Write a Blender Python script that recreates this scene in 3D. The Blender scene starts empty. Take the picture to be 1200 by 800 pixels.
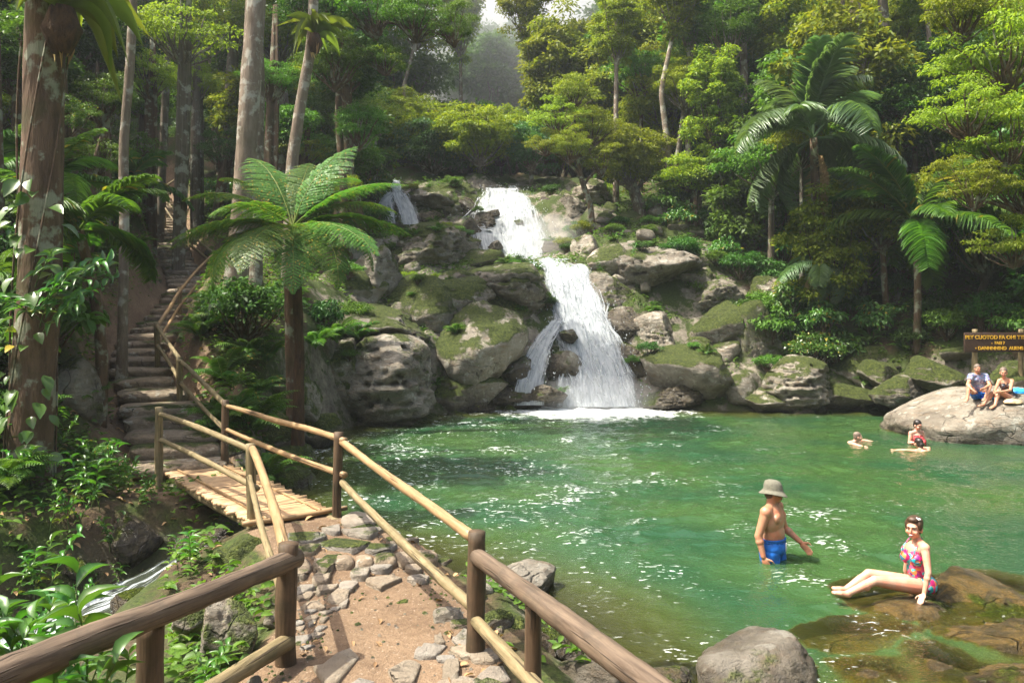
import bpy, bmesh, math, random
import numpy as np
from mathutils import Vector, Matrix
D = bpy.data
SC = bpy.context.scene
COL = SC.collection
RNG = np.random.default_rng(7)
random.seed(7)
FP, HZ, CH = 935.0, 372.0, 3.0          # focal length in photo pixels, horizon row, camera height (m)
SUN = Vector((-0.46, -0.10, 0.86)).normalized()   # direction towards the sun

def at(px, py, d):
    return np.array([(px - 600.0) / FP * d, d, CH - (py - HZ) / FP * d])

# ------------------------------------------------------------------ noise
def _hash(ix, iy, iz, seed):
    h = (ix.astype(np.int64) * 374761393 + iy.astype(np.int64) * 668265263 + iz.astype(np.int64) * 2147483647 + seed * 974711) & 0xFFFFFFFF
    h = ((h ^ (h >> 13)) * 1274126177) & 0xFFFFFFFF
    h = ((h ^ (h >> 16)) * 2246822519) & 0xFFFFFFFF
    return ((h ^ (h >> 15)) & 0xFFFFFF) / float(0xFFFFFF)

def vnoise(p, seed=0):
    p = np.asarray(p, float)
    i = np.floor(p); f = p - i
    f = f * f * f * (f * (f * 6 - 15) + 10)
    i = i.astype(np.int64)
    out = 0
    for dx in (0, 1):
        wx = f[:, 0] if dx else 1 - f[:, 0]
        for dy in (0, 1):
            wy = f[:, 1] if dy else 1 - f[:, 1]
            for dz in (0, 1):
                wz = f[:, 2] if dz else 1 - f[:, 2]
                out = out + wx * wy * wz * _hash(i[:, 0] + dx, i[:, 1] + dy, i[:, 2] + dz, seed)
    return out * 2 - 1

def fbm(p, octaves=4, seed=0, gain=0.5, ridge=False):
    a, s, out = 1.0, 0.0, 0
    p = np.asarray(p, float).copy()
    for k in range(octaves):
        n = vnoise(p, seed + 17 * k)
        if ridge: n = 1 - 2 * np.abs(n)
        out = out + a * n; s += a
        a *= gain; p = p * 2.03 + 3.7
    return out / s

def sstep(a, b, x):
    t = np.clip((x - a) / (b - a), 0, 1)
    return t * t * (3 - 2 * t)

def unit(v):
    v = np.asarray(v, float)
    return v / np.maximum(np.linalg.norm(v, axis=-1, keepdims=True), 1e-9)

# ------------------------------------------------------------------ meshes
class MB:
    """collects vertices and faces; build() makes one mesh object"""
    def __init__(s): s.V, s.F, s.n, s.uv = [], {}, 0, []
    def add(s, V, *Fs, uv=None):
        V = np.asarray(V, float).reshape(-1, 3)
        s.uv.append(np.asarray(uv, float) if uv is not None else V[:, :2] + V[:, 2:] * 0.7)
        for F in Fs:
            F = np.asarray(F, int)
            if F.size: s.F.setdefault(F.shape[1], []).append(F + s.n)
        s.V.append(V); s.n += len(V)
        return s
    def tube(s, pts, rad, n=8, cap=True, noise=0.0, seed=0):
        pts = np.asarray(pts, float); m = len(pts)
        rad = np.broadcast_to(np.asarray(rad, float), (m,))
        t = unit(np.gradient(pts, axis=0))
        ref = np.array([0, 0, 1.0]) if abs(t[:, 2]).mean() < 0.8 else np.array([1.0, 0, 0])
        a = unit(np.cross(t, ref)); b = np.cross(t, a)
        ang = np.arange(n) / n * 2 * np.pi
        V = pts[:, None, :] + rad[:, None, None] * (np.cos(ang)[None, :, None] * a[:, None, :] + np.sin(ang)[None, :, None] * b[:, None, :])
        V = V.reshape(-1, 3)
        if noise:
            c = np.repeat(pts, n, axis=0)
            f = 1 + noise * fbm(V / (rad.mean() * 1.5) * np.array([1, 1, 0.45]), 3, seed)
            V = c + (V - c) * f[:, None]
        i = np.arange(m - 1)[:, None] * n; j = np.arange(n)[None, :]; k = (j + 1) % n
        Q = np.stack([i + j, i + n + j, i + n + k, i + k], -1).reshape(-1, 4)
        ln = np.concatenate([[0], np.cumsum(np.linalg.norm(np.diff(pts, axis=0), axis=1))])
        o_ = random.random() * 50
        uv = np.stack([np.tile(np.abs(ang - np.pi) * rad.mean(), m) + o_, np.repeat(ln, n) + o_], -1)
        if cap:
            uv = np.vstack([uv, uv[:1], uv[-1:]])
            base = len(V)
            V = np.vstack([V, pts[0] - t[0] * rad[0] * 0.06, pts[-1] + t[-1] * rad[-1] * 0.06])
            jj = np.arange(n); kk = (jj + 1) % n
            T = np.vstack([np.stack([np.full(n, base), jj, kk], -1), np.stack([np.full(n, base + 1), (m - 1) * n + kk, (m - 1) * n + jj], -1)])
            s.add(V, Q, T, uv=uv)
        else: s.add(V, Q, uv=uv)
        return s
    def box(s, c, size, rot=None):
        v = np.array([[x, y, z] for x in (-.5, .5) for y in (-.5, .5) for z in (-.5, .5)]) * np.asarray(size, float)
        if rot is not None: v = v @ np.array(rot.to_3x3()).T
        return s.add(v + np.asarray(c, float), [[0, 1, 3, 2], [4, 6, 7, 5], [0, 4, 5, 1], [2, 3, 7, 6], [0, 2, 6, 4], [1, 5, 7, 3]])
    def mesh(s, name, mat, smooth=False):
        me = mk_mesh(name, np.vstack(s.V), [np.vstack(f) for f in s.F.values()], mat, smooth)
        set_uv(me, np.vstack(s.uv)); return me
    def build(s, name, mat, parent=None, smooth=False, **kw):
        return link(name, s.mesh(name, mat, smooth), parent, **kw)

def mk_mesh(name, V, Fs, mat=None, smooth=False):
    me = D.meshes.new(name)
    if not isinstance(Fs, list): Fs = [Fs]
    Fs = [np.asarray(f, np.int32) for f in Fs if len(f)]
    V = np.asarray(V, np.float32)
    me.vertices.add(len(V)); me.vertices.foreach_set('co', V.ravel())
    if Fs:
        loops = np.concatenate([f.ravel() for f in Fs])
        tot = np.concatenate([np.full(len(f), f.shape[1], np.int32) for f in Fs])
        start = np.concatenate([[0], np.cumsum(tot)[:-1]]).astype(np.int32)
        me.loops.add(len(loops)); me.loops.foreach_set('vertex_index', loops.astype(np.int32))
        me.polygons.add(len(tot)); me.polygons.foreach_set('loop_start', start); me.polygons.foreach_set('loop_total', tot)
        if smooth: me.polygons.foreach_set('use_smooth', np.ones(len(tot), bool))
    me.update(calc_edges=True)
    if mat:
        for m in (mat if isinstance(mat, list) else [mat]): me.materials.append(m)
    return me

def fattr(me, name, vals):
    a = me.attributes.new(name, 'FLOAT', 'POINT'); a.data.foreach_set('value', np.asarray(vals, np.float32))

def set_uv(me, uv):
    l = me.uv_layers.new(name='UVMap'); idx = np.zeros(len(me.loops), np.int32)
    me.loops.foreach_get('vertex_index', idx)
    l.data.foreach_set('uv', np.asarray(uv, np.float32)[idx].ravel())

def link(name, me, parent=None, loc=None, rot=None, scale=None):
    o = D.objects.new(name, me); COL.objects.link(o)
    if parent: o.parent = parent
    if loc is not None: o.location = [float(c) for c in loc]
    if rot is not None: o.rotation_euler = rot
    if scale is not None: o.scale = (scale,) * 3 if np.isscalar(scale) else [float(c) for c in scale]
    return o

def empty(name, loc=(0, 0, 0), rz=0.0, scale=None):
    return link(name, None, None, loc, (0, 0, rz), scale)

def tag(o, label=None, cat=None, group=None, kind=None):
    for k, v in (('label', label), ('category', cat), ('group', group), ('kind', kind)):
        if v: o[k] = v
    return o

KIDS = {}
def copy_tree(o, loc=None, rot=None, scale=None, parent=None):
    c = o.copy(); COL.objects.link(c)
    if parent: c.parent = parent
    if loc is not None: c.location = [float(q) for q in loc]
    if rot is not None: c.rotation_euler = rot
    if scale is not None: c.scale = (scale,) * 3 if np.isscalar(scale) else [float(q) for q in scale]
    for ch in o.children: copy_tree(ch, parent=c)
    return c

# ------------------------------------------------------------------ node materials
class NT:
    def __init__(s, name):
        s.m = D.materials.new(name); s.m.use_nodes = True
        s.t = s.m.node_tree; s.t.nodes.clear()
        s.out = s.t.nodes.new('ShaderNodeOutputMaterial')
    def n(s, typ, ins=None, **props):
        nd = s.t.nodes.new('ShaderNode' + typ)
        for k, v in props.items(): setattr(nd, k, v)
        for k, v in (ins or {}).items(): s.set(nd, k, v)
        return nd
    def set(s, nd, k, v):
        sock = nd.inputs[k]
        if isinstance(v, bpy.types.NodeSocket): s.t.links.new(v, sock)
        elif isinstance(v, bpy.types.Node): s.t.links.new(v.outputs[0], sock)
        elif isinstance(v, (tuple, list)) and len(v) == 3 and sock.type == 'RGBA': sock.default_value = (*v, 1)
        else: sock.default_value = v
    def math(s, op, a, b=0.0, c=0.0, clamp=False):
        return s.n('Math', {0: a, 1: b, 2: c}, operation=op, use_clamp=clamp).outputs[0]
    def mix(s, f, a, b, mode='MIX'):
        nd = s.n('Mix', data_type='RGBA', blend_type=mode)
        for k, v in ((0, f), (6, a), (7, b)): s.set(nd, k, v)
        return nd.outputs[2]
    def ramp(s, v, stops):
        nd = s.n('ValToRGB', {0: v}); cr = nd.color_ramp
        while len(cr.elements) < len(stops): cr.elements.new(0.5)
        for e, (p, c) in zip(cr.elements, stops):
            e.position = p; e.color = (*c, 1) if isinstance(c, (tuple, list)) else (c, c, c, 1)
        return nd.outputs[0]
    def sm(s, v, a, b):
        return s.n('MapRange', {0: v, 1: a, 2: b, 3: 0.0, 4: 1.0}, interpolation_type='SMOOTHSTEP').outputs[0]
    def noise(s, vec, scale, detail=3.0, rough=0.55, dist=0.0):
        return s.n('TexNoise', {'Vector': vec, 'Scale': scale, 'Detail': detail, 'Roughness': rough, 'Distortion': dist}).outputs[0]
    def vscale(s, vec, sc):
        return s.n('VectorMath', {0: vec, 1: sc}, operation='MULTIPLY').outputs[0]
    def bump(s, h, strength=0.5, dist=0.02, normal=None):
        nd = s.n('Bump', {'Height': h, 'Strength': strength, 'Distance': dist})
        if normal is not None: s.set(nd, 'Normal', normal)
        return nd.outputs[0]
    def pos(s): return s.n('NewGeometry').outputs['Position']
    def obj(s): return s.n('TexCoord').outputs['Object']
    def attr(s, name): return s.n('Attribute', attribute_name=name).outputs['Fac']
    def done(s, shader, vol=None):
        s.t.links.new(shader.outputs[0] if isinstance(shader, bpy.types.Node) else shader, s.out.inputs[0]); return s.m
    def pbr(s, col, rough=0.6, normal=None, spec=0.5, **kw):
        nd = s.n('BsdfPrincipled', {'Base Color': col, 'Roughness': rough, 'Specular IOR Level': spec})
        if normal is not None: s.set(nd, 'Normal', normal)
        for k, v in kw.items(): s.set(nd, k.replace('_', ' '), v)
        return nd

def mat_leaf(name, c1, c2, trans=0.38, rough=0.42, tcol=(1.25, 1.35, 0.45), wilt=None, spec=0.22):
    N = NT(name); g = N.n('NewGeometry'); r = g.outputs['Random Per Island']; oi = N.n('ObjectInfo').outputs['Random']
    col = N.mix(r, c1, c2)
    big = N.noise(g.outputs['Position'], 0.55, 2.0)
    col = N.mix(N.math('MULTIPLY', N.sm(big, 0.4, 0.65), 0.55), col, N.mix(0.5, col, c2))
    col = N.n('HueSaturation', {'Hue': N.math('MULTIPLY_ADD', oi, 0.04, 0.48), 'Saturation': 1.0, 'Value': N.math('MULTIPLY_ADD', oi, 0.5, 0.85), 'Color': col}).outputs[0]
    if wilt: col = N.mix(N.sm(N.math('FRACT', N.math('MULTIPLY', r, 37.7)), 0.95, 0.97), col, wilt)
    tc = N.mix(1.0, col, tcol, 'MULTIPLY')
    return N.done(N.n('MixShader', {0: trans, 1: N.pbr(col, rough, spec=spec).outputs[0], 2: N.n('BsdfTranslucent', {'Color': tc}).outputs[0]}))

def mat_bark(name, c1, c2, lichen=None, scale=6.0, moss=0.3):
    N = NT(name); p = N.obj(); ps = N.vscale(p, (1, 1, 0.22))
    f = N.noise(ps, scale, 5.0, 0.65)
    col = N.ramp(f, [(0.3, c1), (0.7, c2)])
    pos = N.pos()
    if lichen: col = N.mix(N.sm(N.noise(pos, 3.1, 4.0, 0.6), 0.52, 0.62), col, lichen)
    col = N.mix(N.math('MULTIPLY', N.sm(N.noise(pos, 1.7, 4.0, 0.6), 0.5, 0.66), moss), col, (0.035, 0.05, 0.012))
    h = N.math('ADD', f, N.math('MULTIPLY', N.noise(ps, scale * 5, 3.0), 0.35))
    return N.done(N.pbr(col, 0.85, N.bump(h, 0.9, 0.05), 0.25))

def mat_wood(name, c1, c2, rough=0.6, scale=4.0, axis=(0.12, 1, 1), grime=(0.05, 0.045, 0.035), gr=0.5, knots=0.0):
    N = NT(name); p = N.n('TexCoord').outputs['UV']; ps = N.vscale(p, (7, 0.55, 1)); pos = N.pos()
    f = N.noise(ps, scale, 5.0, 0.6, 0.6)
    col = N.ramp(f, [(0.3, c1), (0.7, c2)])
    col = N.mix(N.math('MULTIPLY', N.sm(N.noise(pos, 5.0, 5.0, 0.65), 0.45, 0.7), gr), col, grime)
    crack = N.sm(N.noise(N.vscale(p, (10, 0.28, 1)), 3.0, 3.0, 0.5), 0.60, 0.66)
    col = N.mix(N.math('MULTIPLY', crack, 0.75), col, (0.03, 0.022, 0.016))
    h = N.math('SUBTRACT', N.math('MULTIPLY', f, 0.7), crack)
    return N.done(N.pbr(col, rough, N.bump(h, 0.7, 0.012), 0.3))

def mat_plain(name, col, rough=0.6, spec=0.4, var=0.15, scale=20.0, bump=0.0):
    N = NT(name); f = N.noise(N.obj(), scale, 4.0)
    c = N.mix(N.sm(f, 0.3, 0.7), tuple(x * (1 - var) for x in col), tuple(min(1, x * (1 + var)) for x in col))
    return N.done(N.pbr(c, rough, N.bump(f, bump, 0.01) if bump else None, spec))

def mat_rock(name, wet=False, mossy=0.5, flag=False, earth=False, algae=False, cracks=.6):
    N = NT(name); g = N.n('NewGeometry'); pos = g.outputs['Position']; oi = N.n('ObjectInfo').outputs['Random']
    z = N.n('SeparateXYZ', {0: pos}).outputs[2]; nz = N.n('SeparateXYZ', {0: g.outputs['Normal']}).outputs[2]
    off = N.n('VectorMath', {0: pos, 1: N.n('CombineXYZ', {0: N.math('MULTIPLY', oi, 31.0), 1: N.math('MULTIPLY', oi, 17.0), 2: 0.0})}, operation='ADD').outputs[0]
    a = N.noise(off, 1.3, 6.0, 0.62); b = N.noise(off, 9.0, 6.0, 0.7); c = N.noise(N.vscale(off, (1, 1, 3.6)), 3.0, 5.0, 0.65)
    col = N.ramp(a, [(0.25, (0.11, 0.092, 0.07)), (0.5, (0.245, 0.217, 0.17)), (0.75, (0.37, 0.34, 0.28))])
    col = N.mix(N.math('MULTIPLY', N.sm(c, 0.5, 0.68), 0.65), col, (0.20, 0.14, 0.085))
    col = N.mix(N.math('MULTIPLY', N.sm(b, 0.52, 0.7), 0.7), col, (0.09, 0.08, 0.065))
    if earth: col = N.mix(.62, col, N.ramp(b, [(.3, (.13, .09, .055)), (.5, (.29, .21, .135)), (.72, (.40, .31, .205))]))
    if flag:
        g_ = N.n('NewGeometry').outputs['Random Per Island']
        col = N.mix(.75, col, N.ramp(g_, [(0, (.21, .17, .12)), (.35, (.30, .235, .165)), (.6, (.235, .225, .205)), (.85, (.34, .27, .19)), (1, (.19, .175, .15))]))
    lich = N.sm(N.noise(off, 4.5, 5.0, 0.6), 0.57, 0.64)
    col = N.mix(N.math('MULTIPLY', lich, 0.15 if flag else 0.5), col, (0.50, 0.49, 0.42))
    col = N.n('HueSaturation', {'Value': N.math('MULTIPLY_ADD', oi, 0.45, 0.75), 'Color': col, 'Saturation': 1.0, 'Hue': 0.5}).outputs[0]
    dry = N.math('ADD', z, N.math('MULTIPLY', N.math('SUBTRACT', a, 0.5), 0.5))
    damp = N.math('SUBTRACT', 1.0, N.sm(dry, 0.05, 0.38))
    if wet: damp = N.math('MAXIMUM', damp, N.sm(N.noise(off, 0.8, 3.0), 0.3, 0.45))
    col = N.mix(N.math('MULTIPLY', damp, 0.9 if wet else 0.72), col, N.mix(N.sm(b, 0.4, 0.6), (0.035, 0.028, 0.02), (0.075, 0.058, 0.03)))
    if algae:
        al = N.ramp(N.noise(off, 2.6, 6.0, .68, .8), [(.3, (.012, .010, .006)), (.45, (.060, .042, .012)), (.56, (.135, .085, .020)), (.66, (.045, .034, .012)), (.8, (.17, .15, .12))])
        col = N.mix(.9, col, al)
    mo = N.noise(off, 0.75, 6.0, 0.65)
    mm = N.math('ADD', mo, N.math('MULTIPLY', nz, 0.16))
    mk = N.math('MULTIPLY', N.sm(mm, 0.68 - 0.22 * mossy, 0.76 - 0.22 * mossy), N.sm(nz, -0.25, 0.3))
    mcol = N.ramp(N.noise(off, 14.0, 4.0, 0.7), [(0.3, (0.022, 0.035, 0.006)), (0.55, (0.085, 0.115, 0.016)), (0.75, (0.19, 0.21, 0.034))])
    col = N.mix(mk, col, mcol)
    cell = N.n('TexVoronoi', {'Vector': N.n('VectorMath', {0: off, 1: N.n('TexNoise', {'Vector': off, 'Scale': 1.5}).outputs[1]}, operation='ADD').outputs[0], 'Scale': 1.4}, feature='DISTANCE_TO_EDGE').outputs[0]
    crack = N.math('MULTIPLY', N.math('SUBTRACT', 1.0, N.sm(cell, 0.0, 0.02)), N.sm(N.noise(off, 1.9, 3.0), 0.48, 0.6))
    col = N.mix(N.math('MULTIPLY', crack, cracks), col, (0.03, 0.025, 0.018))
    h = N.math('ADD', N.math('MULTIPLY', N.noise(off, 5.0, 8.0, 0.72), 1.0), N.math('MULTIPLY', c, 0.6))
    h = N.math('SUBTRACT', h, N.math('MULTIPLY', crack, cracks * .85))
    h = N.math('ADD', h, N.math('MULTIPLY', mk, N.math('MULTIPLY', N.noise(off, 40.0, 3.0), 0.9)))
    rough = .16 if algae else N.math('SUBTRACT', 0.88, N.math('MULTIPLY', damp, 0.62 if wet else 0.55))
    return N.done(N.pbr(col, rough, N.bump(h, 1.0, 0.13), 0.5 if algae else 0.4))
# ================================================================== camera, sky, sun
cam = D.cameras.new('camera'); cam_o = link('camera', cam)
cam_o.location = (0, 0, CH); cam_o.rotation_euler = (math.radians(90), 0, 0)
cam.sensor_width = 36.0; cam.lens = 36.0 * FP / 1200.0; cam.shift_y = (HZ - 400.0) / 1200.0
cam.clip_start = 0.05; cam.clip_end = 2000
SC.camera = cam_o
W = D.worlds.new('World'); SC.world = W; W.use_nodes = True
wn = W.node_tree; sky = wn.nodes.new('ShaderNodeTexSky'); sky.sky_type = 'NISHITA'; sky.sun_disc = False
sky.sun_elevation = math.asin(SUN.z); sky.sun_rotation = math.atan2(SUN.x, SUN.y)
sky.air_density = 1.0; sky.dust_density = 7.0; sky.ozone_density = 1.0
wn.links.new(sky.outputs[0], wn.nodes['Background'].inputs[0]); wn.nodes['Background'].inputs[1].default_value = 0.15
sl = D.lights.new('sun', 'SUN'); sl.energy = 4.4; sl.angle = math.radians(0.5); sl.color = (1.0, 0.94, 0.82)
so = link('sun', sl); so.rotation_euler = SUN.to_track_quat('Z', 'Y').to_euler(); so.location = (-20, 10, 60)
SC.view_settings.view_transform = 'Standard'; SC.view_settings.look = 'None'
SC.view_settings.exposure = 1.28; SC.view_settings.gamma = 1
cy = SC.cycles
SC.render.engine = 'CYCLES'
cy.use_denoising = True; cy.max_bounces = 6; cy.diffuse_bounces = 3; cy.glossy_bounces = 2; cy.transmission_bounces = 4
cy.transparent_max_bounces = 12; cy.volume_bounces = 1; cy.sample_clamp_indirect = 4.0; cy.caustics_reflective = False; cy.caustics_refractive = False
cy.use_adaptive_sampling = False

# ================================================================== terrain height
IMG = [  # photo pixel x, y, distance: where the ground shows
    (300,480,14.0),(340,535,15.6),(100,400,15),(60,345,17),(20,300,20),(143,338,17),(270,350,20),(330,400,18.5),(300,440,15),(330,350,21),
    (250,300,27),(120,260,30),(60,230,36),(150,200,40),(240,225,38),(300,270,30),(360,330,23),(340,250,34),
    (440,450,23.2),(400,420,22),(440,400,24.6),(430,350,27),(500,400,25.5),(560,440,26.3),(560,370,28),(590,322,30),(520,300,32.5),(470,285,34.5),
    (450,270,36.3),(540,268,36),(610,300,34.3),(640,322,30.6),(440,222,39),(520,214,39),(480,240,37.5),(585,240,37),(585,222,39),(630,300,33),(645,240,36.5),
    (670,340,29.6),(680,400,28),(685,455,26.8),(610,430,26.8),(620,390,27.6),(650,360,29),
    (700,300,31),(760,300,31),(820,300,32),(740,375,28.6),(720,430,27.4),(800,420,27.4),(850,360,29.5),(850,290,34),(920,330,32),(950,400,28),(900,450,26.5),
    (1000,440,26.3),(1050,420,26.2),(1000,350,30),(1080,380,27),(1120,430,23.5),(1190,425,22.5),(1190,350,26)]
PLAN = [(0,-6,2.3),(-6,-6,2.5),(6,-6,2),(12,0,1.4),(-12,-2,4),(0,0,1.35),(-1,3,.7),(.1,4,.5),(2.5,3.2,.4),(5,4.8,.5),(8,6.5,.6),(12,8.5,.8),(16,12,1.5),(17,17,1.8),(16,21,2.0),
    (-.9,5.4,.35),(-1.1,6.6,.4),(-1.4,8.2,.5),(-2.3,9.2,.62),(-2.4,6.2,.15),(-3,5,.3),(-3,3.5,.6),(-2.6,8,.25),
    (-6.6,9,.45),(-6.4,11,.75),(-7.2,7,.3),(-8,5,1.2),(-9,9,2.0),(-5.6,12.3,.75),(-7.6,11.4,1.5),(-7.4,13.5,1.9),(-9,14,4.0),(-10,17,4.6),(-6,14,1.4),(-6.2,15.2,1.75),
    (-25,15,12),(-40,20,22),(-30,40,20),(-20,35,13),(-14,28,7.6),(-12,45,13),(-25,60,26),(-40,60,34),(-60,40,36),(-60,100,60),(-20,80,26),(-35,110,46),(-15,10,6),(-20,2,9),(-40,-5,20),
    (0,42,10),(-1,50,11.5),(0,60,13.5),(-3,75,17),(-5,95,25),(-10,120,35),(-12,150,44),(-12,185,48),(2,110,30),
    (5,45,11),(12,45,13.5),(12,36,8.5),(20,36,12),(20,28,7),(28,28,11),(16,26,3),(22,20,5.5),(30,20,10),(40,30,20),(30,45,21),(20,55,19),(12,60,17),(15,80,26),(30,70,31),(25,110,44),(12,150,46),
    (50,60,42),(60,100,64),(50,10,22),(40,150,66),(30,5,7),(-60,0,34),(-60,180,66),(60,180,72),(0,210,52)]
CP = np.array([at(*p) for p in IMG] + [np.array(p, float) for p in PLAN])
def _phi(A, B): 
    d2 = ((A[:, None, :] - B[None, :, :]) ** 2).sum(-1); return np.sqrt(d2 + 0.5)
_w = np.linalg.solve(_phi(CP[:, :2], CP[:, :2]) + np.eye(len(CP)) * -0.06, CP[:, 2] - 5.0)
def base_h(xy):
    out = np.empty(len(xy))
    for i in range(0, len(xy), 20000): out[i:i + 20000] = _phi(xy[i:i + 20000], CP[:, :2]) @ _w + 5.0
    return out

def poly_sd(xy, poly):
    """signed distance to a closed polygon, positive inside"""
    P = np.asarray(poly, float); Q = np.roll(P, -1, axis=0)
    d = np.full(len(xy), 1e9); ins = np.zeros(len(xy), bool)
    for p, q in zip(P, Q):
        e = q - p; t = np.clip(((xy - p) @ e) / (e @ e), 0, 1)
        d = np.minimum(d, np.linalg.norm(xy - p - t[:, None] * e, axis=1))
        c = ((p[1] > xy[:, 1]) != (q[1] > xy[:, 1]))
        with np.errstate(divide='ignore', invalid='ignore'):
            ins ^= c & (xy[:, 0] < (q[0] - p[0]) * (xy[:, 1] - p[1]) / (q[1] - p[1] if q[1] != p[1] else 1e-9) + p[0])
    return np.where(ins, d, -d)

def line_d(xy, pts):
    """distance to a polyline and the interpolated extra columns at the nearest point"""
    P = np.asarray(pts, float); best = np.full(len(xy), 1e9); val = np.zeros((len(xy), P.shape[1] - 2))
    for p, q in zip(P[:-1], P[1:]):
        e = q[:2] - p[:2]; t = np.clip(((xy - p[:2]) @ e) / (e @ e), 0, 1)
        d = np.linalg.norm(xy - p[:2] - t[:, None] * e, axis=1); m = d < best
        best[m] = d[m]; val[m] = (p[2:] + t[:, None] * (q - p)[2:])[m]
    return best, val

POOL = [(1.35,4.9),(1.0,6.6),(.5,8.0),(-.55,9.1),(-1.35,10.0),(-2.1,10.4),(-2.5,10.3),(-3.5,11.5),(-3.75,12.3),(-3.9,13.6),(-4.35,15.4),(-4.7,17.5),(-4.8,20),(-4.2,22),(-3,23.3),(-2.5,24.6),(-.3,25.6),(1,26.4),(4,26.6),(5,26),
        (7.5,25.2),(9,25.4),(12,25.6),(14.5,24),(16,21.5),(15,19),(16,16),(16,13),(14,10.5),(9,8.6),(6.6,7.2),(5.2,6.3),(3.6,5.7),(2.4,5.3),(2.1,4.7)]
STREAM = [(-2.7,11.2,-.10,.9),(-3.4,10.75,-.06,.7),(-4.0,10.35,-.02,.5),(-4.5,9.9,-.33,.55),(-4.95,9.35,-.5,.65),(-5.3,8.2,-.6,.8),(-5.3,6.5,-.65,.9),(-4.9,4.6,-.75,.9),(-4.6,2.5,-.85,.9)]
PATH = [(-.2,1.0,1.15,.8),(-.6,3.2,.62,.8),(-.85,4.7,.36,.85),(-1.05,5.6,.33,.85),(-1.1,7.0,.36,.75),(-1.35,7.9,.38,.6),(-1.6,8.5,.52,.55),(-2.35,9.15,.6,.5)]
STAIR_C = [at(212,548,12.3), at(205,510,13.3), at(190,470,14.8), at(165,436,17.0), at(163,405,19.2), at(188,378,21.4), at(213,352,23.4), at(220,330,25.4), at(207,302,29.0), at(198,270,33.2), at(190,243,37.5), at(182,222,42.0)]
STAIR = [(p[0], p[1], p[2], .75 if i < 3 else .62) for i, p in enumerate(STAIR_C)]

def height(xy, detail=True):
    xy = np.asarray(xy, float)
    z = base_h(xy)
    x, y = xy[:, 0], xy[:, 1]
    p3 = np.column_stack([xy, np.zeros(len(xy))])
    sd = poly_sd(xy, POOL)
    dp, vp = line_d(xy, PATH); ds, vs = line_d(xy, STAIR); dw, vw = line_d(xy, STREAM)
    if detail:
        amp = np.clip((y - 4) / 30, .12, 1.2)
        n = fbm(p3 * .55, 4, 3) * .55 + fbm(p3 * 1.9, 4, 9, ridge=True) * .16
        z = z + n * amp * sstep(.5, 1.6, ds) * sstep(.7, 1.5, dp)
    # shore and bottom of the pool
    out = -sd
    z = np.where(sd > 0, -np.minimum(.10 + sd * .42, 1.6) + (fbm(p3 * 1.1, 3, 5) * .12 if detail else 0), np.maximum(z, .04))
    z = np.where((sd <= 0) & (out < .9), z * sstep(0, .9, out) + (-.1) * (1 - sstep(0, .9, out)), z)
    # stairs, path, stream
    t = sstep(.0, .75, ds - vs[:, 1]); z = np.where(sd > -.1, z, (vs[:, 0] - .22) * (1 - t) + z * t)
    t = sstep(.0, .55, dp - vp[:, 1]); z = np.where(sd > -.05, z, vp[:, 0] * (1 - t) + z * t)
    wz = vw[:, 0] - .22
    t = sstep(.0, .85, dw - vw[:, 1] * .8); z = np.where(sd > .3, z, np.minimum(z, wz * (1 - t) + np.maximum(z, wz) * t))
    return z
def hz(x, y, detail=True): return float(height(np.array([[x, y]]), detail)[0])

def axis(segs):
    out = [segs[0][0]]
    for a, b, step in segs:
        n = max(1, int(round((b - a) / step))); out += list(np.linspace(a, b, n + 1)[1:])
    return np.array(out)
gx = axis([(-160,-60,8),(-60,-24,1.6),(-24,-9,.4),(-9,8,.11),(8,14,.22),(14,26,.5),(26,60,1.6),(60,160,8)])
gy = axis([(-40,-4,2.5),(-4,3,.3),(3,14,.09),(14,30,.16),(30,45,.4),(45,80,1.0),(80,240,4)])
XX, YY = np.meshgrid(gx, gy); XY = np.column_stack([XX.ravel(), YY.ravel()])
ZZ = height(XY)
nx = len(gx); ii = np.arange(len(gy) - 1)[:, None] * nx; jj = np.arange(nx - 1)[None, :]
Q = np.stack([ii + jj, ii + jj + 1, ii + nx + jj + 1, ii + nx + jj], -1).reshape(-1, 4)

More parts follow.
